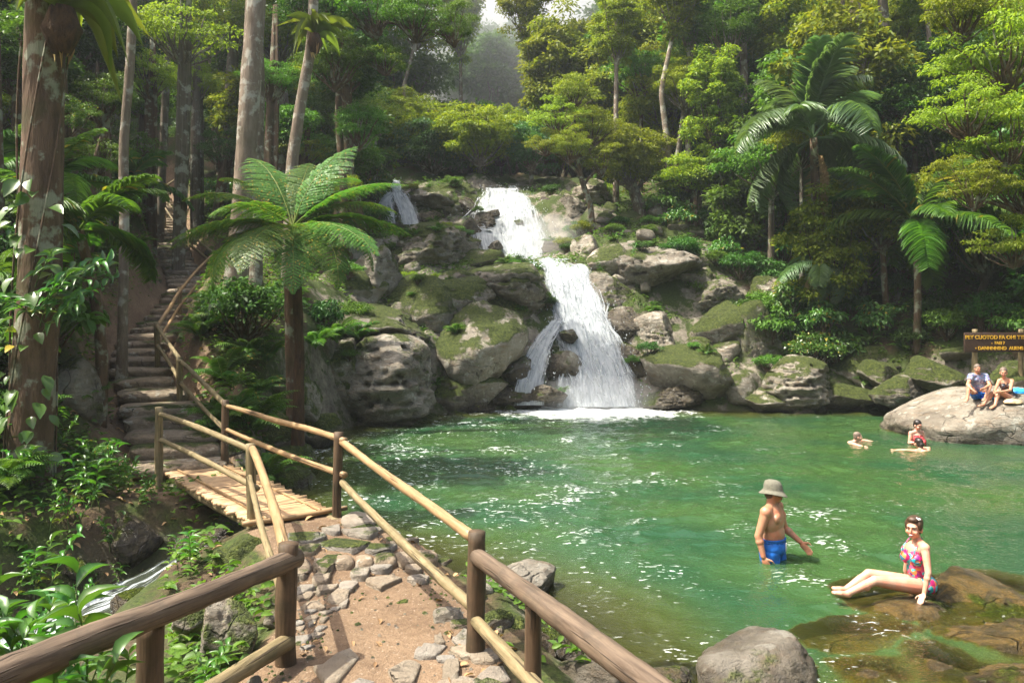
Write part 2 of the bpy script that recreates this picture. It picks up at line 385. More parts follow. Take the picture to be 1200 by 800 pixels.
def mat_ground():
    N = NT('ground'); g = N.n('NewGeometry'); pos = g.outputs['Position']
    nz = N.n('SeparateXYZ', {0: g.outputs['Normal']}).outputs[2]; z = N.n('SeparateXYZ', {0: pos}).outputs[2]
    a = N.noise(pos, 1.1, 5.0, .6); b = N.noise(pos, 14.0, 5.0, .7); c = N.noise(pos, 60.0, 3.0, .6)
    soil = N.ramp(b, [(.3, (.035, .024, .014)), (.55, (.085, .057, .033)), (.75, (.13, .09, .05))])
    green = N.ramp(N.noise(pos, 22.0, 4.0, .7), [(.35, (.018, .030, .006)), (.65, (.06, .085, .015))])
    col = N.mix(N.sm(a, .36, .54), soil, green)
    dirt = N.ramp(N.math('ADD', N.math('MULTIPLY', a, .5), N.math('MULTIPLY', b, .5)), [(.3, (.10, .062, .036)), (.5, (.18, .12, .072)), (.7, (.25, .175, .11))])
    dirt = N.mix(N.math('MULTIPLY', N.sm(c, .5, .66), .6), dirt, (.10, .065, .04))
    dirt = N.mix(N.math('MULTIPLY', N.sm(N.noise(pos, 3.3, 5.0, .7), .5, .62), .5), dirt, (.11, .07, .042))
    dirt = N.mix(N.math('MULTIPLY', N.sm(N.noise(pos, 45.0, 2.0, .5), .66, .70), .7), dirt, (.40, .33, .25))
    dm = N.sm(N.math('ADD', N.attr('dirt'), N.math('MULTIPLY', N.math('SUBTRACT', a, .5), 1.3)), .35, .65)
    col = N.mix(dm, col, dirt)
    rockc = N.ramp(N.noise(pos, 3.0, 8.0, .7), [(.3, (.05, .043, .034)), (.55, (.20, .175, .135)), (.75, (.34, .31, .25))])
    mossm = N.sm(N.math('ADD', N.noise(pos, 1.2, 6.0, .65), N.math('MULTIPLY', nz, .12)), .52, .62)
    rockc = N.mix(mossm, rockc, green)
    col = N.mix(N.sm(N.math('ADD', N.attr('rock'), N.math('MULTIPLY', N.math('SUBTRACT', b, .5), .5)), .4, .6), col, rockc)
    damp = N.math('SUBTRACT', 1.0, N.sm(N.math('ADD', z, N.math('MULTIPLY', N.math('SUBTRACT', b, .5), .2)), .0, .2))
    col = N.mix(N.math('MULTIPLY', damp, .55), col, (.06, .05, .025))
    h = N.math('ADD', N.math('MULTIPLY', b, .8), N.math('MULTIPLY', c, .25))
    return N.done(N.pbr(col, N.math('MULTIPLY_ADD', damp, -.5, .9), N.bump(h, .8, .06), .3))
me = mk_mesh('ground', np.column_stack([XY, ZZ]), Q, mat_ground(), True)
dP, vP = line_d(XY, PATH); dS, vS = line_d(XY, STAIR); sdp = poly_sd(XY, POOL)
ROCKLINE = [(-3,24,2),(-1,29,3),(-1.5,33,4),(-1,38,4),(2,30,3),(5,29,3),(9,27,1.5)]
dR, vR = line_d(XY, ROCKLINE)
fattr(me, 'dirt', np.maximum(1 - sstep(-.15, .5, dP - vP[:, 1]), .8 * (1 - sstep(0, 1.2, dS - vS[:, 1]))))
fattr(me, 'rock', np.maximum(1 - sstep(0, 2, dR - vR[:, 0]), 1 - sstep(.2, 1.2, -sdp)) * (sdp < 0) * (dP > 1.1))
tag(link('ground', me), kind='structure')

# ================================================================== pool water
px_ = np.arange(-5.4, 16.6, .055); py_ = np.arange(4.6, 27.4, .055)
XX, YY = np.meshgrid(px_, py_); P2 = np.column_stack([XX.ravel(), YY.ravel()])
sdw = poly_sd(P2, POOL)
def waves(p, t=0):
    q = np.column_stack([p, np.zeros(len(p))])
    warp = np.column_stack([fbm(q * .6, 2, 41), fbm(q * .6, 2, 42), np.zeros(len(p))]) * .5
    q = q + warp
    fall = np.linalg.norm(p - np.array([2.5, 26.2]), axis=1)
    ring = np.sin(fall * 7.5 + fbm(q * .8, 2, 8) * 5) * np.exp(-fall / 9) 
    a = fbm(q * np.array([1.7, 2.3, 1]), 3, 21, ridge=True); b = fbm(q * np.array([4.2, 5.6, 1]), 2, 31)
    gust = .55 + .6 * sstep(-.35, .45, fbm(q * .28, 2, 77))
    calm = 1 - .30 * sstep(3.5, 8, p[:, 0]) * sstep(24, 16, p[:, 1])
    return (a * .044 + b * .022) * gust * calm + ring * .018 + .03 * np.exp(-fall / 2.0) * fbm(q * 3, 3, 6)
zw = waves(P2)
nxp = len(px_); ii = np.arange(len(py_) - 1)[:, None] * nxp; jj = np.arange(nxp - 1)[None, :]
Qw = np.stack([ii + jj, ii + jj + 1, ii + nxp + jj + 1, ii + nxp + jj], -1).reshape(-1, 4)
Qw = Qw[(sdw[Qw] > -.9).all(1)]
used = np.unique(Qw); remap = np.full(len(P2), -1); remap[used] = np.arange(len(used))
bed = height(P2[used], False)
def mat_water():
    N = NT('pool_water'); pos = N.pos(); dep = N.attr('depth')
    fo = N.n('Vector' + 'Math', {0: pos, 1: (2.6, 26.3, 0)}, operation='DISTANCE').outputs['Value']
    n1 = N.noise(pos, 2.2, 5.0, .62); n2 = N.noise(pos, 9.0, 4.0, .6); n3 = N.noise(pos, 28.0, 2.0, .5)
    milky = N.noise(pos, .35, 3.0, .5)
    murk = N.mix(N.sm(milky, .35, .65), (.017, .059, .025), (.036, .080, .022))
    shal = N.mix(N.sm(dep, .0, .9), (.10, .105, .022), murk)
    foam_or_glint = N.sm(N.math('SUBTRACT', N.math('MULTIPLY_ADD', n1, 2.0, N.math('MULTIPLY', n2, .9)), N.math('MULTIPLY', fo, .33)), .30, 1.05)
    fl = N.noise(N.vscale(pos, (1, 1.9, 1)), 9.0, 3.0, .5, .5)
    painted_glint = N.math('MULTIPLY', N.sm(N.math('ADD', fl, N.math('MULTIPLY', N.attr('crest'), .055)), .655, .70), N.sm(N.math('ADD', N.noise(pos, .6, 3.0), N.math('MULTIPLY', N.n('SeparateXYZ', {0: pos}).outputs[0], -.022)), .40, .62))  # sky glints on the ripples, painted as white specks along wave crests
    foam_or_glint = N.math('MAXIMUM', foam_or_glint, N.math('MULTIPLY', painted_glint, .6))  # real foam by the fall plus the painted sky glints
    bmp = N.bump(N.math('ADD', n2, N.math('MULTIPLY', n3, .3)), .7, .03)
    body = N.n('BsdfDiffuse', {'Color': shal}); tr = N.n('BsdfTransparent', {'Color': (.80, .86, .55)})
    opac = N.math('MULTIPLY', N.sm(dep, -.15, .95), .97)
    mix = N.n('MixShader', {0: opac, 1: tr.outputs[0], 2: body.outputs[0]})
    gl = N.n('BsdfGlossy', {'Color': (1, 1, 1), 'Roughness': .05, 'Normal': bmp})
    fr = N.n('Fresnel', {'IOR': 1.33, 'Normal': bmp})
    m2 = N.n('MixShader', {0: fr.outputs[0], 1: mix.outputs[0], 2: gl.outputs[0]})
    fm = N.n('MixShader', {0: foam_or_glint, 1: m2.outputs[0], 2: N.n('BsdfDiffuse', {'Color': (.80, .84, .82)}).outputs[0]})  # one white diffuse serves both the foam and the painted glints
    return N.done(fm)
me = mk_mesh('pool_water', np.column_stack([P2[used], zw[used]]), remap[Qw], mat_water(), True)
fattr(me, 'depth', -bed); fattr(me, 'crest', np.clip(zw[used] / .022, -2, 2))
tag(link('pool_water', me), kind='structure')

# ================================================================== air
HZM = D.materials.new('haze'); HZM.use_nodes = True; HZM.node_tree.nodes.clear()
_o = HZM.node_tree.nodes.new('ShaderNodeOutputMaterial'); _v = HZM.node_tree.nodes.new('ShaderNodeVolumePrincipled')
_v.inputs['Color'].default_value = (.86, .93, 1.0, 1); _v.inputs['Density'].default_value = .0007; _v.inputs['Anisotropy'].default_value = .35
HZM.node_tree.links.new(_v.outputs[0], _o.inputs['Volume'])
b = MB(); zl = float(ZZ.min()) - 1.0; b.box((0, 100, (zl + 110) / 2), (330, 290, 110 - zl))
haze = tag(b.build('haze', HZM), kind='stuff')
# ================================================================== people
def mat_skin(name, c, red=(1.15, .80, .72)):
    N = NT(name); p = N.obj(); f = N.noise(p, 9.0, 4.0); g = N.noise(p, 60.0, 3.0)
    col = N.mix(N.sm(f, .35, .7), c, tuple(min(1, a * b) for a, b in zip(c, red)))
    col = N.mix(N.math('MULTIPLY', N.sm(g, .5, .8), .25), col, tuple(a * .7 for a in c))
    return N.done(N.pbr(col, .42, N.bump(g, .15, .004), .45, Subsurface_Weight=.08, Subsurface_Radius=(.012, .004, .002)))
SK = {'tan': mat_skin('skin_tan', (.42, .225, .135)), 'fair': mat_skin('skin_fair', (.58, .35, .245)), 'warm': mat_skin('skin_warm', (.50, .28, .18)), 'pink': mat_skin('skin_pink', (.60, .36, .27))}
HAIR = {'brown': mat_plain('hair_brown', (.06, .032, .016), .45, .5, .5, 60, .4), 'dark': mat_plain('hair_dark', (.018, .012, .009), .4, .5, .4, 60, .4), 'grey': mat_plain('hair_greying', (.16, .12, .09), .5, .4, .5, 60, .4), 'bald': SK['warm']}
M_EYE = mat_plain('eye_dark', (.02, .014, .010), .15, .6); M_WHITE = mat_plain('white_teeth', (.85, .82, .76), .3); M_LIP = mat_plain('lips', (.36, .10, .085), .4)
M_BLUE = mat_plain('blue_swim_shorts', (.012, .12, .46), .6, .3, .3, 12, .4); M_HAT = mat_plain('hat_cloth', (.15, .145, .11), .85, .2, .18, 40, .3); M_BAND = mat_plain('hat_band', (.10, .095, .07), .85, .2)
def mat_floral(name, cols, scale=26.0, obj=True):
    N = NT(name); p = N.obj(); wv = N.n('TexNoise', {'Vector': p, 'Scale': 9.0}).outputs[1]
    q = N.n('VectorMath', {0: p, 1: N.vscale(wv, (.05, .05, .05))}, operation='ADD').outputs[0]
    r = N.n('SeparateColor', {0: N.n('TexVoronoi', {'Vector': q, 'Scale': scale}).outputs['Color']}).outputs[0]
    cr = N.ramp(r, [(i / len(cols), c) for i, c in enumerate(cols)])
    for n in N.t.nodes:
        if n.type == 'VALTORGB': n.color_ramp.interpolation = 'CONSTANT'
    return N.done(N.pbr(cr, .45, None, .4))
M_FLORAL = mat_floral('floral_swimsuit', [(.01,.30,.36), (.52,.012,.13), (.62,.08,.20), (.02,.16,.22), (.16,.02,.16), (.70,.20,.05), (.10,.48,.50), (.35,.01,.10)])
M_SHIRT = mat_floral('patterned_blue_shirt', [(.20,.26,.40), (.10,.15,.30), (.34,.38,.48), (.26,.20,.30)], 30)
M_DARKSUIT = mat_floral('dark_patterned_swimsuit', [(.03,.03,.04), (.10,.05,.04), (.24,.14,.08), (.03,.04,.06)], 22); M_REDSUIT = mat_plain('red_swimsuit', (.52, .05, .06), .5, .4, .3)

def _frame(fwd, up=(0, 0, 1)):
    f = unit(np.array(fwd, float)); r = unit(np.cross(f, up)); u_ = np.cross(r, f); return r, f, u_
class Body:
    def __init__(s): s.mb = MB()
    def cap(s, p0, r0, p1, r1, n=14):
        p0, p1 = np.array(p0, float), np.array(p1, float); ax = unit(p1 - p0); P, R = [], []
        for a in np.linspace(-np.pi / 2, 0, 5)[:-1]: P.append(p0 + ax * r0 * np.sin(a)); R.append(max(r0 * np.cos(a), 1e-4))
        for t in np.linspace(0, 1, 5): P.append(p0 + (p1 - p0) * t); R.append(r0 + (r1 - r0) * t)
        for a in np.linspace(0, np.pi / 2, 5)[1:]: P.append(p1 + ax * r1 * np.sin(a)); R.append(max(r1 * np.cos(a), 1e-4))
        P, R = np.array(P), np.array(R)
        ref = np.array([0, 0, 1.]) if abs(ax[2]) < .8 else np.array([1., 0, 0]); a_ = unit(np.cross(ax, ref)); b_ = np.cross(ax, a_)
        an = np.arange(n) / n * 2 * np.pi
        V = (P[:, None] + R[:, None, None] * (np.cos(an)[None, :, None] * a_ + np.sin(an)[None, :, None] * b_)).reshape(-1, 3)
        m = len(P); i = np.arange(m - 1)[:, None] * n; j = np.arange(n)[None]; k = (j + 1) % n
        s.mb.add(V, np.stack([i + j, i + k, i + n + k, i + n + j], -1).reshape(-1, 4)); s.mb.F.setdefault(3, [])
        T = np.concatenate([np.stack([np.full(n - 2, 0), np.arange(2, n), np.arange(1, n - 1)], -1), (m - 1) * n + np.stack([np.full(n - 2, 0), np.arange(1, n - 1), np.arange(2, n)], -1)])
        s.mb.F[3].append(T + s.mb.n - len(V)); return s
    def ell(s, c, rad, fr=None):
        V = ICO_S * np.array(rad, float)
        if fr is not None: V = V @ np.array(fr)
        s.mb.add(V + np.array(c, float), ICO_SF); return s
    def mesh(s, name, mat, voxel, smooth=4):
        F3 = np.vstack([f for f in s.mb.F.get(3, [])]) if s.mb.F.get(3) else np.zeros((0, 3), int); F4 = np.vstack(s.mb.F[4]) if 4 in s.mb.F else np.zeros((0, 4), int)
        o = link('body_tmp', mk_mesh('body_tmp', np.vstack(s.mb.V), [f for f in (F4, F3) if len(f)]))
        r = o.modifiers.new('r', 'REMESH'); r.mode = 'VOXEL'; r.voxel_size = voxel; r.use_smooth_shade = True
        if smooth: k = o.modifiers.new('s', 'SMOOTH'); k.factor = .5; k.iterations = smooth
        bpy.context.view_layer.update()
        me = D.meshes.new_from_object(o.evaluated_get(bpy.context.evaluated_depsgraph_get())); me.name = name
        D.objects.remove(o); me.materials.clear(); me.materials.append(mat)
        me.polygons.foreach_set('use_smooth', np.ones(len(me.polygons), bool)); return me
_b = bmesh.new(); bmesh.ops.create_icosphere(_b, subdivisions=3, radius=1); ICO_S = np.array([q.co[:] for q in _b.verts]); ICO_SF = np.array([[q.index for q in f.verts] for f in _b.faces]); _b.free()

def hand(B, w, d, palm_n, side, s=1.0, curl=.5):
    """w wrist, d direction of the hand, palm_n palm normal, side towards the thumb"""
    d = unit(d); n_ = unit(palm_n - np.dot(palm_n, d) * d); t = unit(np.cross(n_, d)); t = t if np.dot(t, side) > 0 else -t
    B.ell(w + d * .045 * s, np.array([.040, .050, .017]) * s, (t, d, n_))
    for i, (o, l) in enumerate(((.028, .068), (.010, .078), (-.009, .072), (-.027, .056))):
        a = w + d * .080 * s + t * o * s; b = a + (d + n_ * curl * .35 + t * (o * 2.5)) * l * .55 * s; c = b + (d + n_ * curl * 1.1) * l * .5 * s
        B.cap(a - d * .02 * s, .0098 * s, b, .0092 * s, 8); B.cap(b, .0090 * s, c, .0075 * s, 8)
    a = w + d * .03 * s + t * .032 * s; b = a + (t * .75 + d * .6 + n_ * .2) * .045 * s; B.cap(a, .014 * s, b, .011 * s, 8); B.cap(b, .0105 * s, b + (d * .9 + t * .2 + n_ * .3) * .033 * s, .008 * s, 8)

def person(label, J, f_t, f_h, skin, hair, sex='m', s=1.0, voxel=.008, up=(0, 0, 1), smile=False, hair_style='short', outfit=(), group=None, legs=True, f_p=None):
    """J: joints in world coordinates; f_t torso facing, f_h head facing"""
    root = empty('person', J['base']); tag(root, label, 'person', group); b0 = np.array(J['base'], float)
    J = {k: np.array(q, float) - b0 for k, q in J.items()}
    B = Body(); sp = unit(J['chest'] - J['pelvis']); r, f, u_ = _frame(f_t, sp); f = np.cross(u_, r); u_ = sp; r = unit(np.cross(f_t, sp)); f = np.cross(sp, r); FR = (r, f, u_)
    k = s; m = sex == 'm'
    pr, pf, pu = (unit(np.cross(f_p, (0, 0, 1))), unit(f_p), np.array([0, 0, 1.])) if f_p is not None else FR
    B.ell(J['pelvis'], np.array([.165, .12, .115] if m else [.178, .135, .12]) * k, (pr, pf, pu))
    mid = (J['pelvis'] + J['chest']) / 2
    B.ell(mid + f * .006 * k, np.array([.150, .112, .17] if m else [.128, .10, .165]) * k, FR)
    B.ell(J['chest'], np.array([.178, .118, .18] if m else [.150, .105, .165]) * k, FR)
    if m:
        for q in (-1, 1): B.ell(J['chest'] + f * .078 * k + r * q * .075 * k + u_ * .035 * k, np.array([.075, .038, .058]) * k, FR)
        B.ell(mid + f * .05 * k, np.array([.115, .075, .13]) * k, FR)
    else:
        for q in (-1, 1): B.ell(J['chest'] + f * .082 * k + r * q * .070 * k - u_ * .005 * k, np.array([.064, .058, .062]) * k, FR)
    for q in ('r', 'l'):
        sh, el, wr = J['sh_' + q], J['el_' + q], J['wr_' + q]; w_ = 1.0 if m else .86; sg = 1 if q == 'r' else -1
        B.cap(J['neck'] - u_ * .02 * k, .052 * k, sh + (J['neck'] - sh) * .12, .056 * k * w_)
        B.cap(J['chest'] + r * sg * .09 * k + u_ * .05 * k, .085 * k * w_, sh + (J['chest'] - sh) * .25, .062 * k * w_)
        B.ell(sh, np.array([.062, .062, .066]) * k * w_)
        B.cap(sh, .055 * k * w_, el, .040 * k * w_); B.cap(el, .041 * k * w_, wr, .027 * k * w_); B.ell(el + (wr - el) * .28, np.array([.044, .044, .044]) * k * w_)
        hd = J.get('hd_' + q, wr + unit(wr - el) * .1) - wr
        hand(B, wr + unit(hd) * .01, hd, J['pn_' + q] + b0 if 'pn_' + q in J else -r * sg, J['th_' + q] + b0 if 'th_' + q in J else f, k * (1 if m else .9))
        if legs:
            hp, kn, an, to = J['hp_' + q], J['kn_' + q], J['an_' + q], J['to_' + q]; w_ = 1.0 if m else 1.02
            B.cap(hp, .090 * k * w_, hp + (kn - hp) * .55, .074 * k * w_); B.cap(hp + (kn - hp) * .5, .076 * k * w_, kn, .055 * k * w_)
            cb = kn + (an - kn) * .32; back = unit(np.cross(np.cross(kn - hp, an - kn), an - kn) + 1e-6)
            bk_ = unit((an - kn)); cdir = unit(hp - kn) - np.dot(unit(hp - kn), bk_) * bk_
            B.cap(kn, .054 * k, an, .034 * k); B.ell(cb + unit(cdir + 1e-9) * .016 * k, np.array([.054, .054, .054]) * k); B.cap(cb, .052 * k, kn + (an - kn) * .7, .040 * k)
            td = unit(to - an); B.cap(an - td * .03 * k - np.array([0, 0, .0]), .036 * k, an + (to - an) * .5, .034 * k); B.cap(an + (to - an) * .45, .036 * k, to, .022 * k)
            ts = unit(np.cross(td, (0, 0, 1))); B.cap(an + (to - an) * .5 + ts * .02 * k, .026 * k, to + ts * .022 * k, .016 * k); B.cap(an + (to - an) * .5 - ts * .02 * k, .026 * k, to - ts * .022 * k, .016 * k)
    hr, hf, hu = _frame(f_h, up); H = J['head']; HF = (hr, hf, hu); kb = k; fem = not m
    B.cap(J['neck'] - u_ * .03 * k, .060 * k * (1 if m else .85), H - hu * .05 * k - hf * .02 * k, .052 * k * (1 if m else .85))
    k = kb * (1.07 if fem else .95); hp_ = lambda x, y, z: H + (hr * x + hf * y + hu * z) * k
    B.ell(hp_(0, -.012, .028), np.array([.074, .092, .088]) * k, HF); B.ell(hp_(0, .020, -.032), np.array([.060, .064, .078] if m else [.056, .062, .072]) * k, HF); B.ell(hp_(0, .058, -.088 if m else -.080), np.array([.026, .022, .020] if m else [.018, .018, .018]) * k, HF)
    B.cap(hp_(0, .084, .012), .009 * k, hp_(0, .104 if m else .097, -.028), (.013 if m else .010) * k, 8); B.ell(hp_(0, .076, .024), np.array([.050, .014, .011]) * k, HF)
    for q in (-1, 1): B.ell(hp_(q * .076, -.005, -.012), np.array([.010, .022, .033]) * k, HF); B.ell(hp_(q * .040, .060, -.030), np.array([.022, .022, .022]) * k, HF)
    me = B.mesh('body', SK[skin], voxel, 4); body = link('body', me, root)
    for q in (-1, 1): Body().ell(hp_(q * .030, .078, .004), np.array([.011, .007, .0055]) * k, HF).mb.build('eye', M_EYE, root, True); Body().ell(hp_(q * .030, .084, .024), np.array([.017, .006, .0030]) * k, HF).mb.build('eyebrow', HAIR[hair if hair != 'bald' else 'grey'], root, True)
    Body().ell(hp_(0, .083, -.060), np.array([.026, .010, .010]) * k, HF).mb.build('lips', M_LIP, root, True)
    if smile: Body().ell(hp_(0, .086, -.058), np.array([.018, .0085, .0045]) * k, HF).mb.build('teeth', M_WHITE, root, True)
    if hair_style != 'none':
        Hb = Body().ell(hp_(0, -.022, .050), np.array([.083, .096, .084]) * k, HF).ell(hp_(0, -.05, .0), np.array([.073, .062, .080]) * k, HF)
        for q in (-1, 1): Hb.ell(hp_(q * .062, -.008, .022), np.array([.018, .035, .05]) * k, HF)
        if hair_style == 'tied':
            Hb.ell(hp_(0, -.100, -.01), np.array([.055, .05, .06]) * k, HF).ell(hp_(.01, -.09, -.085), np.array([.04, .034, .06]) * k, HF).ell(hp_(0, .030, .092), np.array([.060, .052, .036]) * k, HF)
            for q in (-1, 1): Hb.ell(hp_(q * .066, .012, .035), np.array([.02, .035, .055]) * k, HF)
        link('hair', Hb.mesh('hair', HAIR[hair], max(voxel, .007), 3), root)
    k = kb
    # clothes
    n = len(me.polygons); cen = np.zeros(n * 3); me.polygons.foreach_get('center', cen); cen = cen.reshape(-1, 3); nv = len(me.vertices); co = np.zeros(nv * 3); me.vertices.foreach_get('co', co); co = co.reshape(-1, 3); nr = np.zeros(nv * 3); me.vertices.foreach_get('normal', nr); nr = nr.reshape(-1, 3)
    rel = cen - J['pelvis']; up_t = rel @ u_; fw = rel @ f; sd_ = rel @ r
    def seg_d(a, b):
        e = b - a; t = np.clip(((cen - a) @ e) / (e @ e), 0, 1); return np.linalg.norm(cen - a - t[:, None] * e, axis=1), t
    arm = np.zeros(n, bool)
    for q in ('r', 'l'):
        for a, b, w in (('sh_', 'el_', .075), ('el_', 'wr_', .07)):
            d_, t_ = seg_d(J[a + q], J[b + q]); arm |= d_ < w * k
        arm |= np.linalg.norm(cen - J['wr_' + q], axis=1) < .2 * k if False else False
    tl = float(np.linalg.norm(J['neck'] - J['pelvis'])); tc = float(np.linalg.norm(J['chest'] - J['pelvis']))
    def garment(name, mask, off, mat, loose=0):
        q = np.array([p.vertices[:] for p, k_ in zip(me.polygons, mask) if k_ and len(p.vertices) == 4])
        if not len(q): return
        us = np.unique(q); rm = np.full(nv, -1); rm[us] = np.arange(len(us))
        o = link(name, mk_mesh(name, co[us] + nr[us] * off, [rm[q]], mat, True), root); md = o.modifiers.new('thick', 'SOLIDIFY'); md.thickness = off * .8; md.offset = -1; return o
    thigh = np.zeros(n); 
    if legs:
        thigh = np.full(n, -1.0); best = np.full(n, .115 * k)
        for q in ('r', 'l'):
            d_, t_ = seg_d(J['hp_' + q], J['kn_' + q]); mk = d_ < best; thigh[mk] = t_[mk]
    lego = np.zeros(n, bool); perp = np.linalg.norm(rel - up_t[:, None] * u_, axis=1)
    if legs:
        for q in ('r', 'l'):
            e_ = unit(J['kn_' + q] - J['hp_' + q]); lego |= (cen - J['hp_' + q]) @ e_ > .065
    for kind, mat in outfit:
        if kind == 'swimsuit': garment('swimsuit', (~arm) & (up_t < tc + .055 * k - .25 * np.abs(sd_) * (fw < 0) + .03 * (np.abs(np.abs(sd_) - .07) < .05) * (fw > 0) - .09 * (fw < 0)) & (up_t > -.14 * k) & (np.abs(sd_) < .22 * k) & ~(lego & ((up_t < .11 * k) | (perp > .165 * k))), .007, mat)
        if kind == 'shorts': garment('shorts', (~arm) & (up_t < .10 * k) & (((thigh >= 0) & (thigh < .62)) | ((np.linalg.norm(rel, axis=1) < .22 * k))) & (np.linalg.norm(cen - J['kn_r'], axis=1) > .13 * k) & (np.linalg.norm(cen - J['kn_l'], axis=1) > .13 * k), .022, mat)
        if kind == 'shirt':
            am = np.zeros(n, bool)
            for q in ('r', 'l'): d_, t_ = seg_d(J['sh_' + q], J['el_' + q]); am |= (d_ < .075 * k) & (t_ > .72); d_, t_ = seg_d(J['el_' + q], J['wr_' + q]); am |= (d_ < .06 * k) & (np.linalg.norm(cen - J['sh_' + q], axis=1) > .19 * k)
            lg = (thigh > .12) & (up_t < .12) & (np.linalg.norm(rel, axis=1) > .17 * k)
            garment('shirt', (~am) & (~lg) & ~(lego & (perp > .19 * k) & (np.minimum(np.linalg.norm(cen - J['sh_r'], axis=1), np.linalg.norm(cen - J['sh_l'], axis=1)) > .2 * k)) & (np.minimum(np.linalg.norm(cen - J['kn_r'], axis=1), np.linalg.norm(cen - J['kn_l'], axis=1)) > .17 * k) & (up_t > -.05 * k) & (up_t < tl + .035 * k) & (np.linalg.norm(cen - H, axis=1) > .155 * k) & (np.linalg.norm(cen - J['wr_r'], axis=1) > .2 * k) & (np.linalg.norm(cen - J['wr_l'], axis=1) > .2 * k), .018, mat)
    return root, J, (hr, hf, hu), FR
def local(base, f):
    f = unit(np.array([f[0], f[1], 0.])); r = np.cross(f, (0, 0, 1)); return lambda x, y, z: np.array(base) + r * x + f * y + np.array([0, 0, z])
# standing man with the hat
bs = np.array([3.21, 9.84, -.78]); Lc = local(bs, (.80, -.60, 0))
J = dict(base=bs, pelvis=Lc(0, 0, .96), chest=Lc(0, .0, 1.29), neck=Lc(0, -.01, 1.475), head=Lc(0, .025, 1.625),
         sh_r=Lc(.200, -.01, 1.415), el_r=Lc(.275, -.075, 1.135), wr_r=Lc(.285, -.01, .90), hd_r=Lc(.275, .03, .80), sh_l=Lc(-.200, 0, 1.415), el_l=Lc(-.27, .06, 1.145), wr_l=Lc(-.29, .25, .995), hd_l=Lc(-.29, .32, .93),
         hp_r=Lc(.095, 0, .90), kn_r=Lc(.11, .03, .49), an_r=Lc(.11, -.02, .07), to_r=Lc(.13, .16, .03), hp_l=Lc(-.095, 0, .90), kn_l=Lc(-.12, .08, .49), an_l=Lc(-.12, .05, .07), to_l=Lc(-.14, .22, .03))
man, Jm, HFm, FRm = person('man in a bucket hat and blue swim shorts standing waist deep in the green pool', J, (.80, -.60, 0), (.97, -.22, -.08), 'tan', 'brown', 'm', 1.17, .0075, outfit=[('shorts', M_BLUE)])
H = Jm['head']; hr, hf, hu = HFm
mb = MB(); prof = [(.0, .158), (.05, .155), (.085, .138), (.103, .098), (.108, .045), (.111, .036), (.135, .018), (.160, -.006), (.162, -.010), (.158, -.014), (.13, .004), (.106, .026)]
an = np.arange(36) / 36 * 6.2832; V = []
for i, (q, z) in enumerate(prof):
    wob = (1 + .05 * np.sin(an * 2 + .6) + .03 * np.sin(an * 3)) if q > .12 else 1.0; zz = z + (.014 * np.cos(an * 2 + .3) if q > .12 else 0)
    V.append(H[None] + (np.cos(an) * q * wob)[:, None] * hr * .94 + (np.sin(an) * q * wob * 1.08)[:, None] * hf + (np.broadcast_to(zz, an.shape))[:, None] * unit(hu - hf * .12) - hf * .012)
m_ = len(prof); i = np.arange(m_ - 1)[:, None] * 36; j = np.arange(36)[None]; kk = (j + 1) % 36
mb.add(np.vstack(V), np.stack([i + j, i + kk, i + 36 + kk, i + 36 + j], -1).reshape(-1, 4)); hat = mb.build('hat', M_HAT, man, True)
mb = MB(); Vb = [H[None] + (np.cos(an) * q)[:, None] * hr * .94 + (np.sin(an) * q * 1.08)[:, None] * hf + z * unit(hu - hf * .12) - hf * .012 for q, z in ((.1065, .040), (.1055, .072))]
mb.add(np.vstack(Vb), np.stack([j[0], kk[0], 36 + kk[0], 36 + j[0]], -1)); mb.build('hat_band', M_BAND, hat, True)
mb = MB()
for dx in (-.008, .012): mb.tube(np.array([Jm['pelvis'] + FRm[1] * .172 + FRm[0] * dx + np.array([0, 0, z]) for z in (.075, .03, -.03)]), .0045, 6)
mb.build('drawstring', M_WHITE, man, True)
# the woman sitting on the submerged rock
A = at; d0 = 8.5
J = dict(base=A(1080, 696, d0), pelvis=A(1080, 683, d0), chest=A(1074, 651, d0 + .0), neck=A(1075, 632, d0 + .01), head=A(1071, 618.5, d0 - .02),
         sh_l=A(1084, 642, d0 - .17), el_l=A(1088, 671, d0 - .27), wr_l=A(1083, 695, d0 - .30), hd_l=A(1079, 703, d0 - .36), sh_r=A(1067, 640, d0 + .17), el_r=A(1062, 668, d0 + .27), wr_r=A(1068, 688, d0 + .28), hd_r=A(1064, 694, d0 + .30),
         hp_l=A(1074, 686.5, d0 - .10), kn_l=A(1025, 680, d0 - .20), an_l=A(991, 696, d0 - .22), to_l=A(977, 694, d0 - .23), hp_r=A(1074, 684, d0 + .09), kn_r=A(1018, 672, d0 + .10), an_r=A(990, 691, d0 + .06), to_r=A(977, 689, d0 + .05))
J['pn_l'] = np.array([0, 0, -1.]); J['th_l'] = np.array([-1., 0, 0]); J['pn_r'] = np.array([0, 0, -1.]); J['th_r'] = np.array([-1., 0, 0])
wom, Jw, HFw, FRw = person('smiling woman in a bright floral swimsuit sitting on the brown algae covered rock', J, (-.93, -.36, .0), (-.72, -.69, .02), 'fair', 'brown', 'f', .95, .0075, smile=True, hair_style='tied', outfit=[('swimsuit', M_FLORAL)], f_p=np.array([-.95, -.30, 0]))
hr, hf, hu = HFw; H = Jw['head']
Body().ell(H + hr * -.055 + hf * .02 + hu * .105, (.022, .022, .014)).ell(H + hr * -.035 + hf * .03 + hu * .112, (.018, .018, .012)).mb.build('hair_flower', M_WHITE, wom, True)
r_, f_, u2 = FRw
